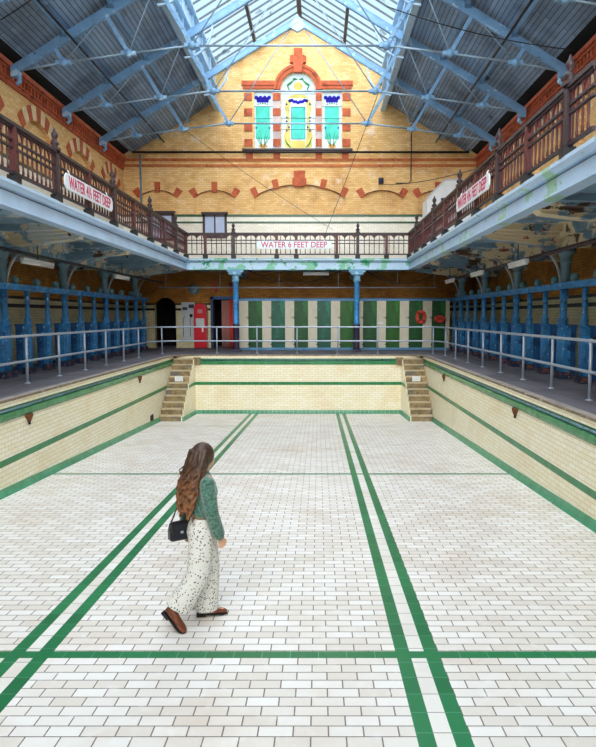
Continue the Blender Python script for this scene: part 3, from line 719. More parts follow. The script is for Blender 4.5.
by0 = 8.2; ye = 24.62
nw = [22.72-3.42*k for k in range(5)]; pl = [24.43-3.42*k for k in range(5)]
balustrade('maroon balustrade along the left gallery edge, seen from below', GL-.03, by0, GL-.03, ye, [y-by0 for y in nw], [y-by0 for y in pl], .18, 1)
balustrade('maroon balustrade along the right gallery edge, seen from below', GR+.03, by0, GR+.03, ye, [y-by0 for y in nw], [y-by0 for y in pl], .18, -1)
bx0 = GL-.03
balustrade('maroon balustrade across the back gallery facing the camera', bx0, 24.62, GR+.03, 24.62, [-3.25-bx0, 1.5-bx0], [-4.33-bx0, -2.5-bx0+.9, -.85-bx0, .3-bx0+.4, 2.6-bx0], .185, 0)
# depth signs hung on the balustrades
def sign(label, c, w, h, ang, body, tilt=0):
    """ang: direction of reading in plan"""
    ux, uy = math.cos(ang), math.sin(ang); nx, ny = uy, -ux     # normal towards the reader
    t = thing('depth_sign', label, 'sign', c, 0, 'water depth signs on the gallery')
    f = lambda u, v, d: (ux*u+nx*d, uy*u+ny*d, v)
    m2 = MB(); m2.prism([(-w/2, -h*.25), (-w/2+.08, -h/2), (w/2-.08, -h/2), (w/2, -h*.25), (w/2, h*.25), (w/2-.08, h/2), (-w/2+.08, h/2), (-w/2, h*.25)], f, -.015, .015); part(t, 'board', m2, M['signwhite'])
    tm, tw = text_mesh(body, .29*h/.28, .006, lambda x, y, z: (x, y, z)); k = w*.88/tw
    m2 = MB(); m2.v = [f(x*k, y-.005, .019+z) for x, y, z in tm.v]; m2.f = tm.f; m2.mi = [0]*len(tm.f); m2.sm = [False]*len(tm.f)
    part(t, 'lettering', m2, M['signred'])
    for u in (-w*.4, w*.4):
        m2 = MB(); m2.tube([f(u, h/2-.02, 0), f(u, h/2+.1, -.05)], .012, 6); part(t, 'hook', m2, M['whitepaint'])
sign('white sign reading WATER 4½ FEET DEEP on the left balustrade', (GL+.07, 14.05, 4.03), 2.85, .31, PI/2, 'WATER 4½ FEET DEEP')
sign('white sign reading WATER 4½ FEET DEEP on the right balustrade', (GR-.07, 14.2, 4.05), 2.95, .31, -PI/2, 'WATER 4½ FEET DEEP')
sign('white sign reading WATER 6 FEET DEEP on the back balustrade', (-.93, 24.52, 4.1), 2.86, .3, 0, 'WATER 6 FEET DEEP')

# ------------------------------------------------------------------ upper side walls
def side_upper(nm, fn, fnf, sgn):
    arches = [-.98, 2.42, 5.86, 9.3, 12.74, 16.18, 19.62, 23.06, 26.3]
    hs = []; vou = []
    for c in arches:
        hw_ = 1.0 if c < 26 else .8
        a, ci = seg_arch(c-hw_, c+hw_, 6.75, .42); hs.append([(c-hw_, 5.8)]+a+[(c+hw_, 5.8)]); vou.append(ci)
    w = struct('wall_upper_'+nm, plate([(Y0, 3.5), (WB, 3.5), (WB, 8.35), (Y0, 8.35)], hs, fn, .25), M['yellowYZ'])
    struct('recess', plate([(Y0, 3.5), (WB, 3.5), (WB, 8.3), (Y0, 8.3)], [], fnf(.13), .1), M['yellowYZ'], w)
    m2 = MB(); m3 = MB()
    for cx, cz, R, t0 in vou:
        n = 9
        for k in range(n):
            ring_sector(m2 if k % 2 == 0 else m3, (cx, cz), R, R+.42, -t0*1.05+2*t0*1.05*k/n, -t0*1.05+2*t0*1.05*(k+1)/n, fnf(-.025), 0, .1)
    struct('voussoir_red', m2, M['terra'], w); struct('voussoir_cream', m3, paint('cream voussoir', '#f0d3a4', rough=.8), w)
    # terracotta cornice with dentils
    m2 = MB()
    def bx(d, z0, z1, y0=Y0, y1=WB):
        m2.prism([(y0, z0), (y1, z0), (y1, z1), (y0, z1)], fnf(-d), 0, d+.05)
    bx(.06, 7.62, 7.74); bx(.10, 7.74, 7.79); bx(.12, 7.97, 8.05); bx(.17, 8.05, 8.16); bx(.13, 8.16, 8.22)
    y = Y0+.1
    while y < WB-.1:
        bx(.10, 7.79, 7.97, y, y+.1); y += .22
    struct('cornice', m2, M['terra'], w)
    struct('white_dado', plate([(Y0, 3.56), (WB, 3.56), (WB, 5.7), (Y0, 5.7)], [], fnf(-.012), .05), M['whiteYZ'], w)
    struct('string_tile', plate([(Y0, 5.62), (WB, 5.62), (WB, 5.72), (Y0, 5.72)], [], fnf(-.03), .05), M['greenrib'], w)
side_upper('left', FL(WL), lambda d: FL(WL-d), 1)
side_upper('right', FR(WR), lambda d: FR(WR+d), -1)

# ------------------------------------------------------------------ upper back wall with gable, blind arches and the stained glass window
ARS = [(-7.72, -6.12, 6.5, .26), (-5.32, -3.62, 6.5, .26), (-2.78, 1.14, 6.5, .5), (1.87, 3.6, 6.5, .26), (4.3, 5.95, 6.5, .26)]
hs = []
for a, b2, zs, r in ARS: hs.append([(a, 5.75)]+seg_arch(a, b2, zs, r)[0]+[(b2, 5.75)])
win = [(-2.74, -1.92), (-1.6, -.13), (.15, 1.0)]
zs0, zs1, zsp = 8.50, 10.92, 10.95
hs.append([(win[0][0], zs0), (win[0][0], zs1), (win[0][1], zs1), (win[0][1], zs0)])
hs.append([(win[2][0], zs0), (win[2][0], zs1), (win[2][1], zs1), (win[2][1], zs0)])
ca, cinfo = seg_arch(win[1][0], win[1][1], zsp, .734, 20)
hs.append([(win[1][0], zs0)]+ca+[(win[1][1], zs0)])
gab = [(WL, 3.5), (WR, 3.5), (WR, 8.6), (XC+7.3, 8.65), (XC+3.6, 10.8), (XC+3.6, 11.75), (XC, 13.93), (XC-3.6, 11.75), (XC-3.6, 10.8), (XC-7.3, 8.65), (WL, 8.6)]
wb = struct('wall_upper_back', plate(gab, hs, FB(WB), .3), M['yellowXZ'])
struct('recess', plate([(WL, 3.5), (WR, 3.5), (WR, 7.6), (WL, 7.6)], [], FB(WB+.09), .1), M['yellowXZ'], wb)
struct('white_dado', plate([(WL, 3.56), (WR, 3.56), (WR, 5.75), (WL, 5.75)], [], FB(WB-.01), .05), M['whiteXZ'], wb)
m2 = MB()
for z0, z1 in ((5.38, 5.46), (5.66, 5.76)): m2.prism([(WL, z0), (WR, z0), (WR, z1), (WL, z1)], FB(WB-.03), 0, .05)
struct('string_tile', m2, M['greenrib'], wb)
m2 = MB()
for z0, z1, d in ((7.76, 7.86, .04), (8.0, 8.07, .06), (8.07, 8.10, .09)): m2.prism([(WL, z0), (WR, z0), (WR, z1), (WL, z1)], FB(WB-d), 0, d+.02)
struct('string_course', m2, M['terralite'], wb)
m2 = MB()
for a, b2, zs, r in ARS:
    (ci) = seg_arch(a, b2, zs, r)[1]; cx, cz, R, t0 = ci
    big = b2-a > 3
    for th in ([-t0, t0] if not big else [-t0, -t0*.52, t0*.52, t0]):
        dt = .12/R; ring_sector(m2, (cx, cz), R-.02, R+.36, th*.94-dt, th*.94+dt, FB(WB-.03), 0, .05)
    kx = .1 if not big else .2; zt = zs+r
    if a != 1.87: m2.prism([((a+b2)/2-kx, zt-.06), ((a+b2)/2+kx, zt-.06), ((a+b2)/2+kx*1.25, zt+(.36 if not big else .6)), ((a+b2)/2-kx*1.25, zt+(.36 if not big else .6))], FB(WB-.06), 0, .09)
    if big: m2.box((a+b2)/2-.3, (a+b2)/2+.3, WB-.05, WB+.02, zt-.02, zt+.3)
struct('voussoir_red', m2, M['terra'], wb)
m2 = MB()
for a, b2, zs, r in ARS:
    cx, cz, R, t0 = seg_arch(a, b2, zs, r)[1]; ring_sector(m2, (cx, cz), R, R+.035, -t0, t0, FB(WB-.02), 0, .05, 16)
struct('arch_drip', m2, M['rust'], wb)
# window surround
m2 = MB()
def bxz(x0, x1, z0, z1, d): m2.prism([(x0, z0), (x1, z0), (x1, z1), (x0, z1)], FB(WB-d), 0, d+.05)
for x0, x1 in ((-3.1, -2.82), (-1.94, -1.62), (-.11, .13), (1.02, 1.30)):
    outer = x0 < -3 or x1 > 1.2
    for k in range(4):
        z = 8.62+k*.63
        if outer: bxz(x0-(.06 if x0 < -3 else 0)+0, x1+(.06 if x1 > 1.2 else 0), z, z+.3, .05)
        else: bxz(x0, x1, z, z+.3, .05)
for x0, x1 in ((-3.2, -1.86), (.06, 1.4)): bxz(x0, x1, 10.98, 11.12, .06); bxz(x0-.05 if x0 < -2 else x0, x1+.05 if x1 > 1 else x1, 11.12, 11.3, .1)
cx, cz, R, t0 = cinfo
ring_sector(m2, (cx, cz), R+.02, R+.22, -PI/2, PI/2, FB(WB-.08), 0, .12, 24)
ring_sector(m2, (cx, cz), R+.18, R+.29, -PI/2, PI/2, FB(WB-.12), 0, .14, 24)
m2.prism([(cx-.16, 11.62), (cx+.16, 11.62), (cx+.26, 12.3), (cx-.26, 12.3)], FB(WB-.18), 0, .2); bxz(cx-.34, cx+.34, 12.02, 12.3, .14); bxz(cx-.17, cx+.17, 12.3, 12.62, .1)
for x in (-2.95, -1.78, .01, 1.14): bxz(x-.14, x+.14, 8.12, 8.45, .1)
struct('window_surround', m2, M['terra'], wb)
m2 = MB()
for x0, x1 in ((-1.94, -1.62), (-.11, .13)): m2.prism([(x0, 8.5), (x1, 8.5), (x1, 10.98), (x0, 10.98)], FB(WB-.02), 0, .3)
struct('mullion', m2, paint('pale stone mullion', '#cdb9b4', rough=.7), wb)
m2 = MB(); m2.box(-3.25, 1.45, WB-.16, WB+.02, 8.42, 8.50); struct('window_sill', m2, M['maroondark'], wb)
# stained glass: three lights
def gl_poly(mb_, pts, d): mb_.prism(pts, FB(WB+.14-d), 0, .008)
def disc(mb_, x, z, r, d, n=10, rx=None): gl_poly(mb_, [(x+(rx or r)*math.cos(2*PI*i/n), z+r*math.sin(2*PI*i/n)) for i in range(n)], d)
w1 = MB(); gl_poly(w1, [(-2.85, 8.45), (-1.9, 8.45), (-1.9, 10.98), (-2.85, 10.98)], 0); W1 = struct('window_1', w1, M['gwhite'])
w1 = MB(); gl_poly(w1, [(-1.64, 8.45)]+seg_arch(-1.64, -.09, zsp, .77, 20)[0]+[(-.09, 8.45)], 0); W2 = struct('window_2', w1, M['gwhite'])
w1 = MB(); gl_poly(w1, [(.1, 8.45), (1.05, 8.45), (1.05, 10.98), (.1, 10.98)], 0); W3 = struct('window_3', w1, M['gwhite'])
for W, c in ((W1, -2.38), (W3, .575)):
    q = MB(); gl_poly(q, [(c-.3, 8.95), (c+.3, 8.95), (c+.3, 10.32), (c-.3, 10.32)], .01); struct('turquoise_panel', q, M['gturq'], W)
    q = MB()
    for k in range(7): disc(q, c-.27+.09*k, 10.60+.07*((k+1) % 2), .085, .02)
    for k in range(5): disc(q, c-.2+.1*k, 10.52, .06, .022)
    struct('purple_flower', q, M['gpurple'], W)
    q = MB()
    for s_ in (-1, 1):
        for k in range(3):
            x = c+s_*(.06+.09*k)
            gl_poly(q, [(c+s_*.02, 8.6), (c+s_*.05, 8.6), (x+s_*.03, 9.0), (x+s_*.1, 9.35-.12*k), (x-s_*.005, 9.0)], .02)
        for k in range(3): disc(q, c+s_*.1*k, 10.44-.02*k, .035, .02)
    struct('green_leaf', q, M['ggreen'], W)
    q = MB(); disc(q, c, 8.66, .09, .025, 12, .2); struct('peach_petal', q, M['gpeach'], W)
    q = MB(); disc(q, c-.28, 9.42, .06, .025, 3); disc(q, c+.28, 9.42, .06, .025, 3); disc(q, c, 9.62, .05, .025, 4); struct('blue_drop', q, M['gpurple'], W)
    q = MB()
    for z in (9.8, 10.3): q.box(c-.42, c+.42, WB+.1, WB+.12, z-.008, z+.008)
    struct('lead_bar', q, M['glead'], W)
c = -.865
q = MB()
for s_ in (-1, 1):
    gl_poly(q, [(c+s_*.3, 8.6), (c+s_*.58, 8.6), (c+s_*.62, 9.1), (c+s_*.5, 9.5), (c+s_*.5, 9.9), (c+s_*.58, 10.3), (c+s_*.5, 10.6), (c+s_*.3, 10.62), (c+s_*.38, 10.2), (c+s_*.36, 9.2)], .006)
gl_poly(q, [(c-.3, 8.58), (c+.3, 8.58), (c+.3, 8.9), (c-.3, 8.9)], .006); gl_poly(q, [(c-.5, 10.66), (c+.5, 10.66), (c+.3, 10.78), (c, 10.82), (c-.3, 10.78)], .006)
struct('yellow_field', q, M['gyellow'], W2)
q = MB(); gl_poly(q, [(c-.29, 8.95), (c+.29, 8.95), (c+.29, 10.28), (c-.29, 10.28)], .016); struct('turquoise_panel', q, M['gturq'], W2)
q = MB()
for k in range(9): disc(q, c-.36+.09*k, 10.5-.04*math.cos((k-4)*.8)+.03*(k % 2), .07, .022)
for s_ in (-1, 1):
    for z in (9.3, 9.45, 9.7, 9.85, 10.4): disc(q, c+s_*(.5 if z != 9.45 else .4), z, .06, .022, 3)
struct('purple_flower', q, M['gpurple'], W2)
q = MB()
for s_ in (-1, 1):
    gl_poly(q, [(c+s_*.3, 8.6), (c+s_*.36, 8.6), (c+s_*.52, 8.75), (c+s_*.58, 9.05), (c+s_*.48, 8.82)], .022)
    gl_poly(q, [(c+s_*.34, 10.95), (c+s_*.4, 10.95), (c+s_*.5, 11.2), (c+s_*.34, 11.32), (c+s_*.12, 11.45), (c+s_*.3, 11.22), (c+s_*.42, 11.15)], .016)
    gl_poly(q, [(c+s_*.02, 11.42), (c+s_*.2, 11.5), (c+s_*.24, 11.4), (c+s_*.1, 11.38)], .016)
struct('green_leaf', q, M['ggreen'], W2)
q = MB(); disc(q, c, 11.14, .19, .022, 14); struct('yellow_flower', q, M['gyellow'], W2)
q = MB(); ring = seg_arch(c-.5, c+.5, 10.9, .5, 14)[0]; 
for z in (8.95, 10.28): q.box(c-.29, c+.29, WB+.1, WB+.12, z-.01, z+.01)
for x in (c-.29, c+.29): q.box(x-.01, x+.01, WB+.1, WB+.12, 8.95, 10.28)
for z in (9.35, 9.82, 10.82): q.box(c-.73, c+.73, WB+.1, WB+.12, z-.008, z+.008)
struct('lead_bar', q, M['glead'], W2)
# small gallery windows in the blind arches
def small_window(n, x0, x1, z0, z1):
    q = MB(); q.box(x0, x1, WB-.045, WB+.0, z0, z1); g = struct('window_%d' % n, q, M['gblue'])
    q = MB()
    for a, b2 in ((x0-.07, x0+.03), (x1-.03, x1+.07), ((x0+x1)/2-.03, (x0+x1)/2+.03)): q.box(a, b2, WB-.08, WB, z0-.07, z1+.07)
    q.box(x0-.07, x1+.07, WB-.08, WB, z1-.02, z1+.1); q.box(x0-.07, x1+.07, WB-.08, WB, z0-.1, z0); q.box(x0-.12, x1+.12, WB-.14, WB, z1+.1, z1+.17)
    struct('window_frame', q, M['maroondark'], g)
small_window(4, -4.92, -4.02, 4.85, 5.68)
small_window(5, -7.3, -6.3, 4.75, 5.72)
pipe('wall_pipe', 'long dark iron pipe running across the upper back wall below the window', [(-7.9, WB-.2, 8.33), (6.4, WB-.2, 8.33)], .045, M['black'])
pipe('wall_pipe', 'grey downpipe on the left of the upper back wall', [(-7.6, WB-.12, 8.25), (-7.6, WB-.12, 5.0)], .04, M['colgrey'], 'downpipes on the upper back wall')
pipe('wall_pipe', 'thin conduit dropping on the right of the upper back wall and turning left', [(3.95, WB-.1, 9.5), (3.95, WB-.1, 7.15), (3.85, WB-.1, 7.06), (3.3, WB-.1, 7.06)], .022, M['black'], 'downpipes on the upper back wall')
t = thing('alarm_sounder', 'small dark alarm sounder above the blind arch on the upper right', 'alarm', (2.68, WB-.1, 7.05))
m2 = MB(); m2.box(2.57, 2.79, WB-.06, WB-.01, 7.02, 7.3); part(t, 'back_plate', m2, M['maroondark'], True)
m2 = MB(); m2.lathe([(.09, 0), (.1, .05), (.07, .1)], (2.68, WB-.16, 7.17), 12, axis='y'); part(t, 'bell', m2, M['navy'], True)
t = thing('stair_enclosure', 'white boarded enclosure with a sloping top on the right gallery', 'enclosure', (5.2, 26.8, 3.56))
m2 = MB(); m2.prism([(4.4, 3.56), (6.3, 3.56), (6.3, 6.85), (5.1, 6.85), (4.4, 6.15)], lambda u, v, w_: (u, 26.2+w_, v), 0, 1.2); part(t, 'casing', m2, M['whitepaint'], True)
m2 = MB(); m2.box(4.55, 4.75, 26.18, 26.2, 5.4, 5.75); m2.box(4.95, 5.12, 26.18, 26.2, 5.85, 6.15); part(t, 'pane', m2, M['navy'], True, 'small dark blue pane')
m2 = MB(); m2.bar((4.36, 26.18, 6.13), (5.1, 26.18, 6.87), .06, .06); m2.bar((5.1, 26.18, 6.87), (6.32, 26.18, 6.87), .06, .06); part(t, 'edge_trim', m2, M['grey'], True)

# ------------------------------------------------------------------ roof
SL = .589
def rz_(o): return 8.0+SL*(7.3-o)       # principal rafter line
RY0 = -4.0
NS = math.hypot(1, SL); cs, sn = 1/NS, SL/NS
def roof_slope(sg, nm):
    def P(o, y, h): return (XC+sg*o+sg*h*sn, y, rz_(o)+.28+h*cs)
    m2 = MB(); m2.add([P(o, y, h) for y in (RY0, WB) for o in (7.2, 3.55) for h in (0, .06)], [(0, 1, 3, 2), (4, 6, 7, 5), (0, 4, 5, 1), (2, 3, 7, 6), (0, 2, 6, 4), (1, 5, 7, 3)])
    c = struct('ceiling_boarding_'+nm, m2, M['board'])
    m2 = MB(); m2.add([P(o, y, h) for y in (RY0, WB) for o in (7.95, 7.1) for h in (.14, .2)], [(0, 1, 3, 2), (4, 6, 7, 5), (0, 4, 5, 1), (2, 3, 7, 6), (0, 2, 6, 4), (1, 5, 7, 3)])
    struct('eaves_shade_strip', m2, M['eavesshade'], c)  # closes the eaves gap; its darkness is shade put into the colour
    # glazing above the curb
    def G(o, y, h=0): return (XC+sg*o, y, 11.75+.605*(3.6-o)+h)
    m2 = MB(); m2.quad(G(3.6, RY0), G(3.6, WB), G(.06, WB), G(.06, RY0)); g = struct('window_skylight_'+nm, m2, M['roofglass'])
    m2 = MB()
    y = RY0
    while y < WB:
        m2.bar(G(3.62, y, -.03), G(.0, y, -.03), .03, .06); y += .56
    struct('glazing_bar', m2, M['bar'], g)
    m2 = MB(); m2.bar(G(1.85, RY0, -.12), G(1.85, WB, -.12), .12, .16); struct('skylight_purlin', m2, M['bar'], g)
    m2 = MB(); m2.bar(G(3.55, WB-.12, -.12), G(0, WB-.12, -.12), .16, .16); struct('verge_timber', m2, paint('dark timber', '#5a4638', rough=.8), g)
roof_slope(-1, 'left'); roof_slope(1, 'right')
m2 = MB(); m2.box(XC-.09, XC+.09, RY0, WB, 13.7, 14.0); struct('trim_ridge', m2, M['bar'])
# long members running down the hall
for sg, nm in ((-1, 'left'), (1, 'right')):
    t = thing('skylight_curb', 'pale blue riveted curb girder under the %s edge of the skylight' % nm, 'girder', (XC+sg*3.6, 18, 10.0), 0, 'riveted curb girders')
    x = XC+sg*3.6
    m2 = MB(); m2.box(x-.03, x+.03, RY0, WB-.05, 10.1, 11.75); part(t, 'web_plate', m2, M['trusslite'], True)
    m2 = MB(); a, b2 = sorted((x-sg*.02, x-sg*.2)); m2.box(a, b2, RY0, WB-.05, 10.06, 10.1); m2.box(a, b2, RY0, WB-.05, 10.8, 10.84); m2.box(a, b2, RY0, WB-.05, 11.66, 11.72); part(t, 'flange', m2, M['trusslite'], True)
    m2 = MB(); y = RY0+.2
    while y < WB-.2:
        for z in (10.2, 10.7, 10.95, 11.55): m2.box(min(x-sg*.03, x-sg*.045), max(x-sg*.03, x-sg*.045), y-.02, y+.02, z-.02, z+.02)
        y += .35
    part(t, 'rivet', m2, M['rivet'], True)
    for y in [RY0+.9+1.725*q for q in range(18)]:
        m2 = MB(); a, b2 = sorted((x-sg*.03, x-sg*.1)); m2.box(a, b2, y-.05, y+.05, 10.1, 11.7); part(t, 'stiffener', m2, M['trusslite'], True)
    for k, o in enumerate((6.0, 4.75)):
        t = thing('purlin', 'blue timber purlin on the %s roof slope, %s' % (nm, 'nearest the eaves' if k == 0 else 'midway up the slope'), 'purlin', (XC+sg*o, 18, rz_(o)+.1), 0, 'purlins under the roof boarding')
        m2 = MB(); m2.bar((XC+sg*o, RY0, rz_(o)+.19), (XC+sg*o, WB-.02, rz_(o)+.19), .12, .17, up=(sg*sn, 0, cs)); part(t, 'beam', m2, M['truss'], True)
        for y in (10.8, 14.25, 17.7, 21.15, 24.6):
            m2 = MB(); m2.box(XC+sg*o-.1, XC+sg*o+.1, y-.1, y+.1, rz_(o)+.02, rz_(o)+.12); part(t, 'cleat', m2, M['rivet'], True)
pipe('eaves_pipe', 'dark pipe running along the left roof slope above the eaves', [(XC-5.75, 10, 8.72), (XC-5.75, 27.6, 8.72)], .035, M['black'], 'dark pipes along the roof slopes')
pipe('eaves_pipe', 'dark pipe running along the right roof slope above the eaves', [(XC+5.75, 10, 8.72), (XC+5.75, 27.6, 8.72)], .035, M['black'], 'dark pipes along the roof slopes')
t = thing('strip_light', 'long pale strip light fixed up on the left roof slope', 'light fitting', (XC-5.9, 14.9, 8.75), 0, 'white fluorescent strip lights')
m2 = MB(); m2.tube([(XC-5.45, 13.0, 9.12), (XC-5.45, 15.9, 9.12)], .06, 8); part(t, 'tube', m2, M['tube'], True)
m2 = MB(); m2.box(XC-5.53, XC-5.37, 12.9, 16.0, 9.16, 9.24); part(t, 'batten', m2, M['whitepaint'], True)
# trusses
def truss():
    t = thing('roof_truss', 'x', 'truss', (XC, 0, 8.0), 0, 'light blue iron roof trusses')
    Z = lambda o: SL*(7.3-o)
    nodes = [(6.05, .16), (4.3, .40), (2.6, .60)]
    for sg in (-1, 1):
        m2 = MB(); m2.bar((sg*7.35, -.05, Z(7.35)), (0, -.05, Z(0)), .04, .24); m2.bar((sg*7.35, .0, Z(7.35)+.12), (0, 0, Z(0)+.12), .16, .025)
        m2.bar((sg*7.35, .0, Z(7.35)-.1), (0, 0, Z(0)-.1), .16, .025); part(t, 'rafter', m2, M['truss'])
        m2 = MB(); m2.box(min(sg*7.22, sg*7.45), max(sg*7.22, sg*7.45), -.09, .09, -.22, .05); m2.tube([(sg*7.27, 0, -.22), (sg*7.24, 0, -.32), (sg*7.34, 0, -.4)], .055, 8); part(t, 'wall_shoe', m2, M['truss'])
        tops = []
        for i, (o, z) in enumerate(nodes):
            # strut square to the rafter
            k = (Z(o)-z)/(1+SL*SL); to = o+SL*k; tz = Z(to)
            tops.append((to, tz))
            m2 = MB(); m2.bar((sg*o, -.05, z), (sg*to, -.05, tz), .03, .1, up=(1, 0, 0)); m2.bar((sg*o, .05, z), (sg*to, .05, tz), .03, .1, up=(1, 0, 0))
            for q in range(1, int(k/.22)):
                f = q/(k/.22); m2.box(sg*(o+(to-o)*f)-.03, sg*(o+(to-o)*f)+.03, -.09, .09, z+(tz-z)*f-.03, z+(tz-z)*f+.03)
            part(t, 'strut', m2, M['truss'])
            m2 = MB(); m2.lathe([(.10, -.08), (.10, .08)], (sg*o, 0, z), 10, axis='y'); m2.box(sg*o-.2, sg*o+.2, -.06, .06, z-.05, z+.05); part(t, 'node_plate', m2, M['truss'])
        seq_ = [(7.3, -.05)]+nodes
        m2 = MB()
        for (o0, z0), (o1, z1) in zip(seq_[:-1], seq_[1:]): m2.tube([(sg*o0, 0, z0), (sg*o1, 0, z1)], .032, 6)
        part(t, 'tie_rod', m2, M['rod'])
        m2 = MB()
        for (o, z), (to, tz) in zip(nodes, tops[1:]+[(0.1, Z(.1))]): m2.tube([(sg*o, 0, z), (sg*to, 0, tz)], .018, 6)
        part(t, 'tension_rod', m2, M['rod'])
        m2 = MB(); pts = [(sg*(3.5-.9*math.sin(a)), 0, Z(3.6)-.55+ (1.0)*(1-math.cos(a))) for a in [PI/2*i/8 for i in range(9)]]
        for a, b2 in zip(pts[:-1], pts[1:]): m2.bar(a, b2, .08, .05)
        part(t, 'knee_brace', m2, M['trusslite'])
    m2 = MB(); m2.tube([(-2.6, 0, .6), (2.6, 0, .6)], .03, 6); part(t, 'tie_rod', m2, M['rod'])
    m2 = MB(); m2.prism([(-.32, Z(.32)-.05), (0, Z(0)-.42), (.32, Z(.32)-.05), (0, Z(0)+.2)], lambda u, v, w_: (u, w_, v), -.08, .08); part(t, 'apex_plate', m2, M['trusslite'])
    return t
tp = truss()
labs = ['light blue roof truss nearest the back gable wall', 'light blue roof truss, second from the back gable', 'light blue roof truss, third from the back gable', 'light blue roof truss at the very top edge of the view']
for i, y in enumerate((24.6, 21.15, 17.7, 14.25)):
    if i == 0: tp.location = (XC, y, 8.0); tp['label'] = labs[0]
    else: dup(tp, (XC, y, 8.0), labs[i])
# loose cables across the hall
def cable(label, a, b2, sag=.15, r=.014):
    pts = [Vector(a).lerp(Vector(b2), k/10)-Vector((0, 0, sag*4*(k/10)*(1-k/10))) for k in range(11)]
    m2 = MB(); m2.tube(pts, r, 6); return single('wire_cable', label, 'cable', m2, M['black'], tuple(pts[0]), 'thin cables strung across the hall')
cable('thin black cable strung across under the right roof slope', (XC+2.6, 17.7, 9.6), (XC+7.2, 16.5, 8.0))
cable('thin dark cable strung across under the left roof slope at top', (XC-7.0, 15.5, 8.1), (XC-4.0, 14.3, 9.3))
cable('thin dark diagonal cable hanging before the gable window', (XC+3.3, 21.15, 10.2), (.2, 24.8, 4.4), .1, .01)
cable('thin grey cable hanging across the upper back wall at left', (XC-4.3, 24.6, 8.4), (.6, 27.7, 5.1), .1, .008)
cable('thin pale cable running from the right balustrade to the back wall', (GR+.1, 12.5, 4.35), (2.6, 27.7, 7.0), .15, .01)

# ------------------------------------------------------------------ woman walking on the pool floor
def remesh(mb_, name, mat, voxel, smooth_it=6):
    me = mb_.mesh('src', mat); o = bpy.data.objects.new('tmp', me); COL.objects.link(o)
    md = o.modifiers.new('r', 'REMESH'); md.mode = 'VOXEL'; md.voxel_size = voxel; md.use_smooth_shade = True
    ms_ = o.modifiers.new('s', 'SMOOTH'); ms_.factor = .5; ms_.iterations = smooth_it
    dg = bpy.context.evaluated_depsgraph_get(); out = bpy.data.meshes.new_from_object(o.evaluated_get(dg)); out.name = name
    bpy.data.objects.remove(o); bpy.data.meshes.remove(me)
    out.materials.clear()
    out.materials.append(mat)
    for p in out.polygons: p.use_smooth = True; p.material_index = 0
    return out
def ell(c, rx, ry, n=20, tiltx=0., tiltz=None, pw=1.):
    """horizontal ring; tiltx leans the ring about the l axis"""
    r = []
    for i in range(n):
        a = 2*PI*i/n; x = rx*math.copysign(abs(math.cos(a))**pw, math.cos(a)); y = ry*math.copysign(abs(math.sin(a))**pw, math.sin(a))
        r.append((c[0]+x*math.cos(tiltx), c[1]+y, c[2]+x*math.sin(tiltx)))
    return r
skin = paint('skin', '#e3b193', rough=.55, var=.05); 
m, nt, b = newmat('fuzzy green knit'); b.inputs['Roughness'].default_value = .95
nz = noise(nt, 45, 4); nt.links.new(mix(nt, ramp(nt, nz, .35, .65), C('#284f43'), C('#5f907e')), b.inputs['Base Color']); bump(nt, b, nz, .8, .02); b.inputs['Sheen Weight'].default_value = .5
knit = m
m, nt, b = newmat('white dotted cotton'); b.inputs['Roughness'].default_value = .85
vo = N(nt, 'ShaderNodeTexVoronoi', Scale=44.); vo.inputs['Randomness'].default_value = .8
nt.links.new(N(nt, 'ShaderNodeTexCoord').outputs['Object'], vo.inputs['Vector'])
sp2 = N(nt, 'ShaderNodeSeparateColor'); nt.links.new(vo.outputs['Color'], sp2.inputs[0])
dotc = mix(nt, ramp(nt, sp2.outputs[0], .45, .55), C('#3f4a52'), C('#8d7a66'))
nt.links.new(mix(nt, ramp(nt, vo.outputs['Distance'],   .27, .34), dotc, C('#e6e4dd')), b.inputs['Base Color']); bump(nt, b, noise(nt, 9, 3), .35, .03)
cotton = m
m, nt, b = newmat('long brown hair'); b.inputs['Roughness'].default_value = .5
tc = N(nt, 'ShaderNodeTexCoord'); sp2 = N(nt, 'ShaderNodeSeparateXYZ'); nt.links.new(tc.outputs['Object'], sp2.inputs[0])
base = mix(nt, ramp(nt, sp2.outputs[2], 1.5, 1.1), C('#4a3324'), C('#9c6238'))
nt.links.new(mix(nt, ramp(nt, noise(nt, 24, 3), .42, .72), base, C('#2f1f16')), b.inputs['Base Color'])
hairm = m
leather = paint('brown leather', '#7a4229', [('#5a2c1c', 14, .6)], .4, var=.15, vscale=12)
PX_, PY_ = -1.04, 5.56
W = thing('person', 'woman with long brown hair walking across the empty pool floor', 'person', (PX_, PY_, fz(PY_)), math.radians(8))
W.scale = (1, 1, .985)
def rot(p, deg):
    a = math.radians(deg); return (p[0]*math.cos(a)-p[1]*math.sin(a), p[0]*math.sin(a)+p[1]*math.cos(a), p[2])
def twist(p, top=22.):
    t_ = max(0, min(1, (p[2]-.95)/.3)); t_ = t_*t_*(3-2*t_); return rot(p, top*t_)
def twist_from(mb_, i0, fn): mb_.v[i0:] = [fn(p) for p in mb_.v[i0:]]
# floor slope under the feet
def gz(f): return 0.0
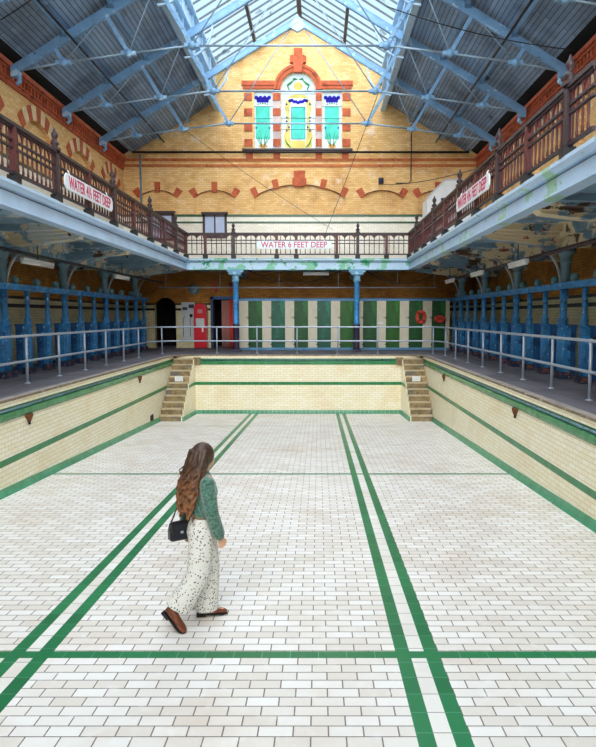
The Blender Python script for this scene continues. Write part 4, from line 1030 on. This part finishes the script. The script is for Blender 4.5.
# --- body, one continuous skin
B = MB()
B.sphere((.035, 0, 1.545), (.098, .076, .118), 20, 14)                       # skull
B.sphere((.085, 0, 1.50), (.055, .056, .075), 16, 10)                        # face and jaw
B.sphere((.098, 0, 1.453), (.03, .035, .022), 12, 8)                         # chin
B.tube([(.128, 0, 1.545), (.146, 0, 1.51), (.134, 0, 1.495)], [.010, .015, .012], 8)    # nose
B.tube([(.126, -.02, 1.472), (.134, 0, 1.473), (.126, .02, 1.472)], [.007, .010, .007], 8)  # mouth
for l in (-1, 1): B.sphere((.03, l*.077, 1.53), (.02, .010, .03), 10, 8); B.sphere((.108, l*.032, 1.548), (.017, .014, .010), 10, 8)
twist_from(B, 0, lambda p: rot(p, 48))
B.tube([(.0, 0, 1.36), (.012, .005, 1.42), (.026, .014, 1.48)], [.062, .052, .052], 16)      # neck
i0 = len(B.v)
B.loft([ell((-.0, 0, .84), .085, .13), ell((-.005, 0, .92), .095, .14), ell((0, 0, 1.0), .085, .12), ell((.005, 0, 1.10), .095, .135), ell((.01, 0, 1.22), .105, .15), ell((.0, 0, 1.33), .085, .16), ell((-.005, 0, 1.39), .06, .10)])
twist_from(B, i0, twist)
LEG = {1: [(0, .085, .90), (.045, .10, .49), (-.005, .115, .085)], -1: [(0, -.085, .90), (-.035, -.10, .48), (-.275, -.115, .215)]}
for l in (1, -1):
    h, k, a = LEG[l]; mid = lambda p, q, t: tuple(p[i]+(q[i]-p[i])*t for i in range(3))
    B.tube([h, mid(h, k, .5), k, mid(k, a, .3), a], [.074, .066, .05, .052, .034], 14)
    if l == 1: B.tube([(-.05, .115, .045), (.05, .117, .05), (.17, .12, .03)], [.034, .036, .025], 10)
    else: B.tube([(-.30, -.118, .18), (-.235, -.155, .11), (-.175, -.20, .04)], [.032, .034, .025], 10)
ARM = {-1: [(-.01, -.165, 1.335), (.01, -.21, 1.07), (.10, -.165, .82)], 1: [(-.01, .165, 1.335), (-.09, .20, 1.07), (-.08, .21, .83)]}
ARM = {l: [rot(p, 22) for p in q_] for l, q_ in ARM.items()}
for l in (1, -1):
    s0, e0, w0 = ARM[l]; B.tube([(s0[0], s0[1]*.6, s0[2]+.02), s0, mid(s0, e0, .5), e0, mid(e0, w0, .35), w0], [.05, .05, .042, .036, .035, .024], 12)
    d = (Vector(w0)-Vector(e0)).normalized(); side = Vector((-math.sin(math.radians(22)), math.cos(math.radians(22)), 0)).cross(d).normalized()      # side: palm width direction
    nrm = d.cross(side)
    pw0 = Vector(w0)
    # palm
    B.loft([[tuple(pw0+d*t+side*math.cos(a)*wd+nrm*math.sin(a)*.014) for a in [2*PI*i/12 for i in range(12)]] for t, wd in ((-.01, .022), (.03, .034), (.075, .038), (.085, .034))])
    for q, (off, ln) in enumerate(((-.027, .068), (-.009, .076), (.009, .072), (.026, .056))):
        base_ = pw0+d*.075+side*off; cur = nrm*(1 if l == -1 else -1)
        p1 = base_+d*ln*.38+cur*.012; p2 = p1+d*ln*.14+cur*.024; p3 = p2-d*ln*.06+cur*.020
        B.tube([base_-d*.02, base_, p1, p2, p3], [.009, .0092, .0085, .008, .006], 8)
    B.tube([pw0+d*.015-side*.02, pw0+d*.04-side*.04, pw0+d*.07-side*.044+cur*.012, pw0+d*.09-side*.034+cur*.02], [.013, .0115, .010, .008], 8)
bme = remesh(B, 'body', skin, .006, 4); body = bpy.data.objects.new('body', bme); link(body, W)
# --- knit sweater
S = MB()
S.loft([ell((-.0, 0, 1.02), .106, .146), ell((-.0, 0, 1.035), .117, .158), ell((.0, 0, 1.07), .116, .16), ell((.005, 0, 1.14), .115, .162), ell((.012, 0, 1.23), .125, .172), ell((.0, 0, 1.32), .108, .178), ell((-.003, 0, 1.375), .08, .135), ell((.0, 0, 1.41), .062, .072), ell((.003, 0, 1.425), .055, .06)])
twist_from(S, 0, twist)
for l in (1, -1):
    s0, e0, w0 = ARM[l]
    S.tube([rot((0, l*.09, 1.345), 22), (s0[0]*.97, s0[1]*.97, s0[2]), mid(s0, e0, .3), mid(s0, e0, .7), e0, mid(e0, w0, .45), mid(e0, w0, .82), mid(e0, w0, .93), mid(e0, w0, 1.0)], [.06, .068, .067, .064, .062, .06, .058, .044, .04], 16)
o = bpy.data.objects.new('sweater', remesh(S, 'sweater', knit, .011, 5)); link(o, W); o['label'] = 'fuzzy green knitted sweater'
# --- wide dotted trousers
T = MB()
T.loft([ell((-.012, 0, .78), .118, .168), ell((-.016, 0, .86), .13, .176), ell((-.012, 0, .93), .118, .165), ell((-.002, 0, 1.0), .102, .142), ell((0, 0, 1.06), .098, .138)])
def legloft(pts):
    T.loft([ell(c_, rx, ry, 24, tl) for c_, rx, ry, tl in pts])
legloft([((-.01, .075, .90), .11, .09, 0), ((.02, .085, .70), .108, .092, 0), ((.045, .10, .49), .10, .09, .0), ((.03, .11, .28), .102, .095, 0), ((.015, .118, .12), .112, .105, 0), ((.012, .12, .06), .115, .108, 0)])
legloft([((-.01, -.075, .90), .11, .09, 0), ((-.02, -.088, .70), .108, .092, 0), ((-.045, -.10, .49), .102, .092, -.25), ((-.12, -.108, .36), .104, .095, -.45), ((-.19, -.112, .25), .116, .105, -.5), ((-.222, -.115, .20), .122, .11, -.5)])
tm = remesh(T, 'trousers', cotton, .011, 4); o = bpy.data.objects.new('trousers', tm); link(o, W); o['label'] = 'wide white trousers with small dark dots'
m2 = MB(); m2.tube([(.100*math.cos(a), .14*math.sin(a), 1.02) for a in [2*PI*i/28 for i in range(28)]], .014, 8, closed=True); o2 = part(o, 'waistband', m2, paint('brown belt', '#8a7a5c', rough=.6))
# --- brown shoes
def shoe(heel, toe, up, label):
    heel = Vector(heel); toe = Vector(toe); d = (toe-heel); L = d.length; d.normalize(); upv = Vector(up).normalized(); sd = d.cross(upv).normalized(); upv = sd.cross(d)
    t2 = MB(); rings = []
    for f, w_, h_, z in ((-.02, .012, .02, .03), (.0, .030, .085, .0), (.15, .036, .09, 0), (.32, .037, .085, 0), (.48, .039, .065, 0), (.65, .044, .048, 0), (.82, .042, .038, 0), (.95, .028, .028, 0), (1.02, .010, .012, .004)):
        c_ = heel+d*L*f
        rings.append([tuple(c_+sd*w_*math.cos(a)+upv*(z+.012+max(0, h_*(.5+.5*math.sin(a))))) for a in [2*PI*i/14 for i in range(14)]])
    t2.loft(rings); o3 = part(W, 'shoe', t2, leather)
    t2 = MB(); rr_ = [heel+d*L*f+sd*w_ for f, w_ in ((-.02, .02), (.15, .036), (.4, .038), (.65, .046), (.85, .043), (1.02, .015))]; rr_ += [heel+d*L*f-sd*w_ for f, w_ in ((1.02, .015), (.85, .043), (.65, .046), (.4, .038), (.15, .036), (-.02, .02))]
    n = len(rr_); t2.add([tuple(p-upv*.0) for p in rr_]+[tuple(p+upv*.016) for p in rr_], [tuple(range(n)), tuple(range(2*n-1, n-1, -1))]+[(i, (i+1) % n, n+(i+1) % n, n+i) for i in range(n)]); part(o3, 'sole', t2, M['black'])
    t2 = MB(); c_ = heel+d*L*.11; t2.prism([(-.04, -.034), (.045, -.034), (.045, .034), (-.04, .034)], lambda u, v, w_: tuple(c_+d*u+sd*v+upv*w_), -.022, .01); part(o3, 'heel', t2, M['black'])
shoe((-.065, .115, .02), (.20, .125, .004), (0, 0, 1), 'x')
shoe((-.335, -.105, .165), (-.165, -.225, .004), (.5, -.35, .8), 'x')
# --- hair: cap, falling mass and wavy locks
H = MB()
H.sphere((.008, 0, 1.560), (.112, .098, .116), 20, 12)
H.sphere((-.03, 0, 1.50), (.09, .095, .12), 18, 10)
H.loft([ell((-.02, 0, 1.56), .095, .09), ell((-.045, 0, 1.46), .085, .105), ell((-.075, 0, 1.36), .075, .125), ell((-.115, 0, 1.25), .07, .135), ell((-.135, 0, 1.15), .062, .125), ell((-.14, 0, 1.08), .04, .085)])
rnd = random.Random(3)
for i in range(130):
    a = rnd.uniform(-1, 1); st = rnd.uniform(0, 1)
    L_ = rnd.uniform(.40, .56); ph = rnd.uniform(0, 6.28); am = rnd.uniform(.010, .024); pts = []; rs = []
    for k in range(12):
        f = k/11; z = 1.62-st*.10-f*L_
        spread = .088+.05*min(1, f*1.5)-(.035*max(0, f-.7)/.3)
        th = a*1.75
        bx_ = -.02-.125*min(1, f*1.3); rad = .088-.02*f
        if f < .12: rad *= .95
        x = bx_-rad*math.cos(th)*.95+.004; y = spread*math.sin(th)*1.02
        w_ = am*min(1, f*2)
        pts.append((x+w_*math.sin(ph+f*15), y+w_*math.cos(ph*1.3+f*14), z)); rs.append(.0105*(1-.6*f))
    H.tube(pts, rs, 6)
twist_from(H, 0, lambda p: rot(p, 22+20*max(0, min(1, (p[2]-1.3)/.2))))
o = bpy.data.objects.new('hair', remesh(H, 'hair', hairm, .0065, 1)); link(o, W); o['label'] = 'long wavy brown hair turning auburn at the ends'
# --- black shoulder bag held behind the hip
hb = thing('handbag', 'small black handbag hanging behind the walking woman', 'bag', (PX_-.205, PY_-.02, fz(PY_)+.775), math.radians(35))
bagm = paint('black bag leather', '#23232b', rough=.35, var=.1)
m2 = MB(); m2.loft([[(x, y, z) for x, y in [(hx*c_, hy*s_) for c_, s_ in ((-1, -.6), (-.9, -1), (.9, -1), (1, -.6), (1, .6), (.9, 1), (-.9, 1), (-1, .6))]] for hx, hy, z in ((.085, .035, 0), (.10, .045, .012), (.10, .045, .09), (.088, .034, .15), (.075, .02, .165))], smooth=False); part(hb, 'bag_body', m2, bagm)
m2 = MB(); m2.loft([[(x, y, z) for x, y in ((-hx, -hy), (hx, -hy), (hx, -hy+.01), (-hx, -hy+.01))] for hx, hy, z in ((.07, .05, .06), (.09, .053, .09), (.092, .044, .15), (.08, .024, .172))], smooth=False); part(hb, 'flap', m2, bagm)
m2 = MB(); m2.tube([(-.085, 0, .145), (-.03, .01, .26), (.08, .02, .40), (.13, .06, .50)], .007, 6); m2.tube([(.085, 0, .145), (.10, .03, .26), (.12, .05, .4), (.13, .06, .5)], .007, 6); part(hb, 'strap', m2, bagm)
m2 = MB(); m2.box(-.012, .012, -.062, -.05, .07, .09); part(hb, 'clasp', m2, M['rail'])

# ------------------------------------------------------------------ light, sky, camera
wd = bpy.data.worlds.new('sky'); SC.world = wd; wd.use_nodes = True
bg = wd.node_tree.nodes['Background']; bg.inputs[0].default_value = (.66, .88, 1.0, 1); bg.inputs[1].default_value = .8
def sun(name, direction, strength, angle, col=(1, 1, 1)):
    l = bpy.data.lights.new(name, 'SUN'); l.energy = strength; l.angle = math.radians(angle); l.color = col
    o = bpy.data.objects.new(name, l); o.location = (XC, 5, 20); COL.objects.link(o)
    o.rotation_euler = Vector(direction).to_track_quat('-Z', 'Y').to_euler()
sun('daylight_roof', (0.03, .15, -1), 6.5, 165, (1, .965, .95))
sun('daylight_window', (0.03, .93, -.3), 3.1, 50, (1, .965, .92))
cam = bpy.data.cameras.new('camera'); co = bpy.data.objects.new('camera', cam); COL.objects.link(co)
co.location = (0, 0, 1.40); co.rotation_euler = (PI/2-math.atan(57.5/635), 0, 0)
cam.sensor_fit = 'HORIZONTAL'; cam.sensor_width = 36; cam.lens = 635/596*36; cam.shift_x = -20.5/596; cam.clip_start = .05; cam.clip_end = 300
SC.camera = co
SC.view_settings.view_transform = 'Standard'; SC.view_settings.look = 'None'; SC.view_settings.exposure = 0.62; SC.view_settings.gamma = 1; SC.view_settings.use_curve_mapping = False
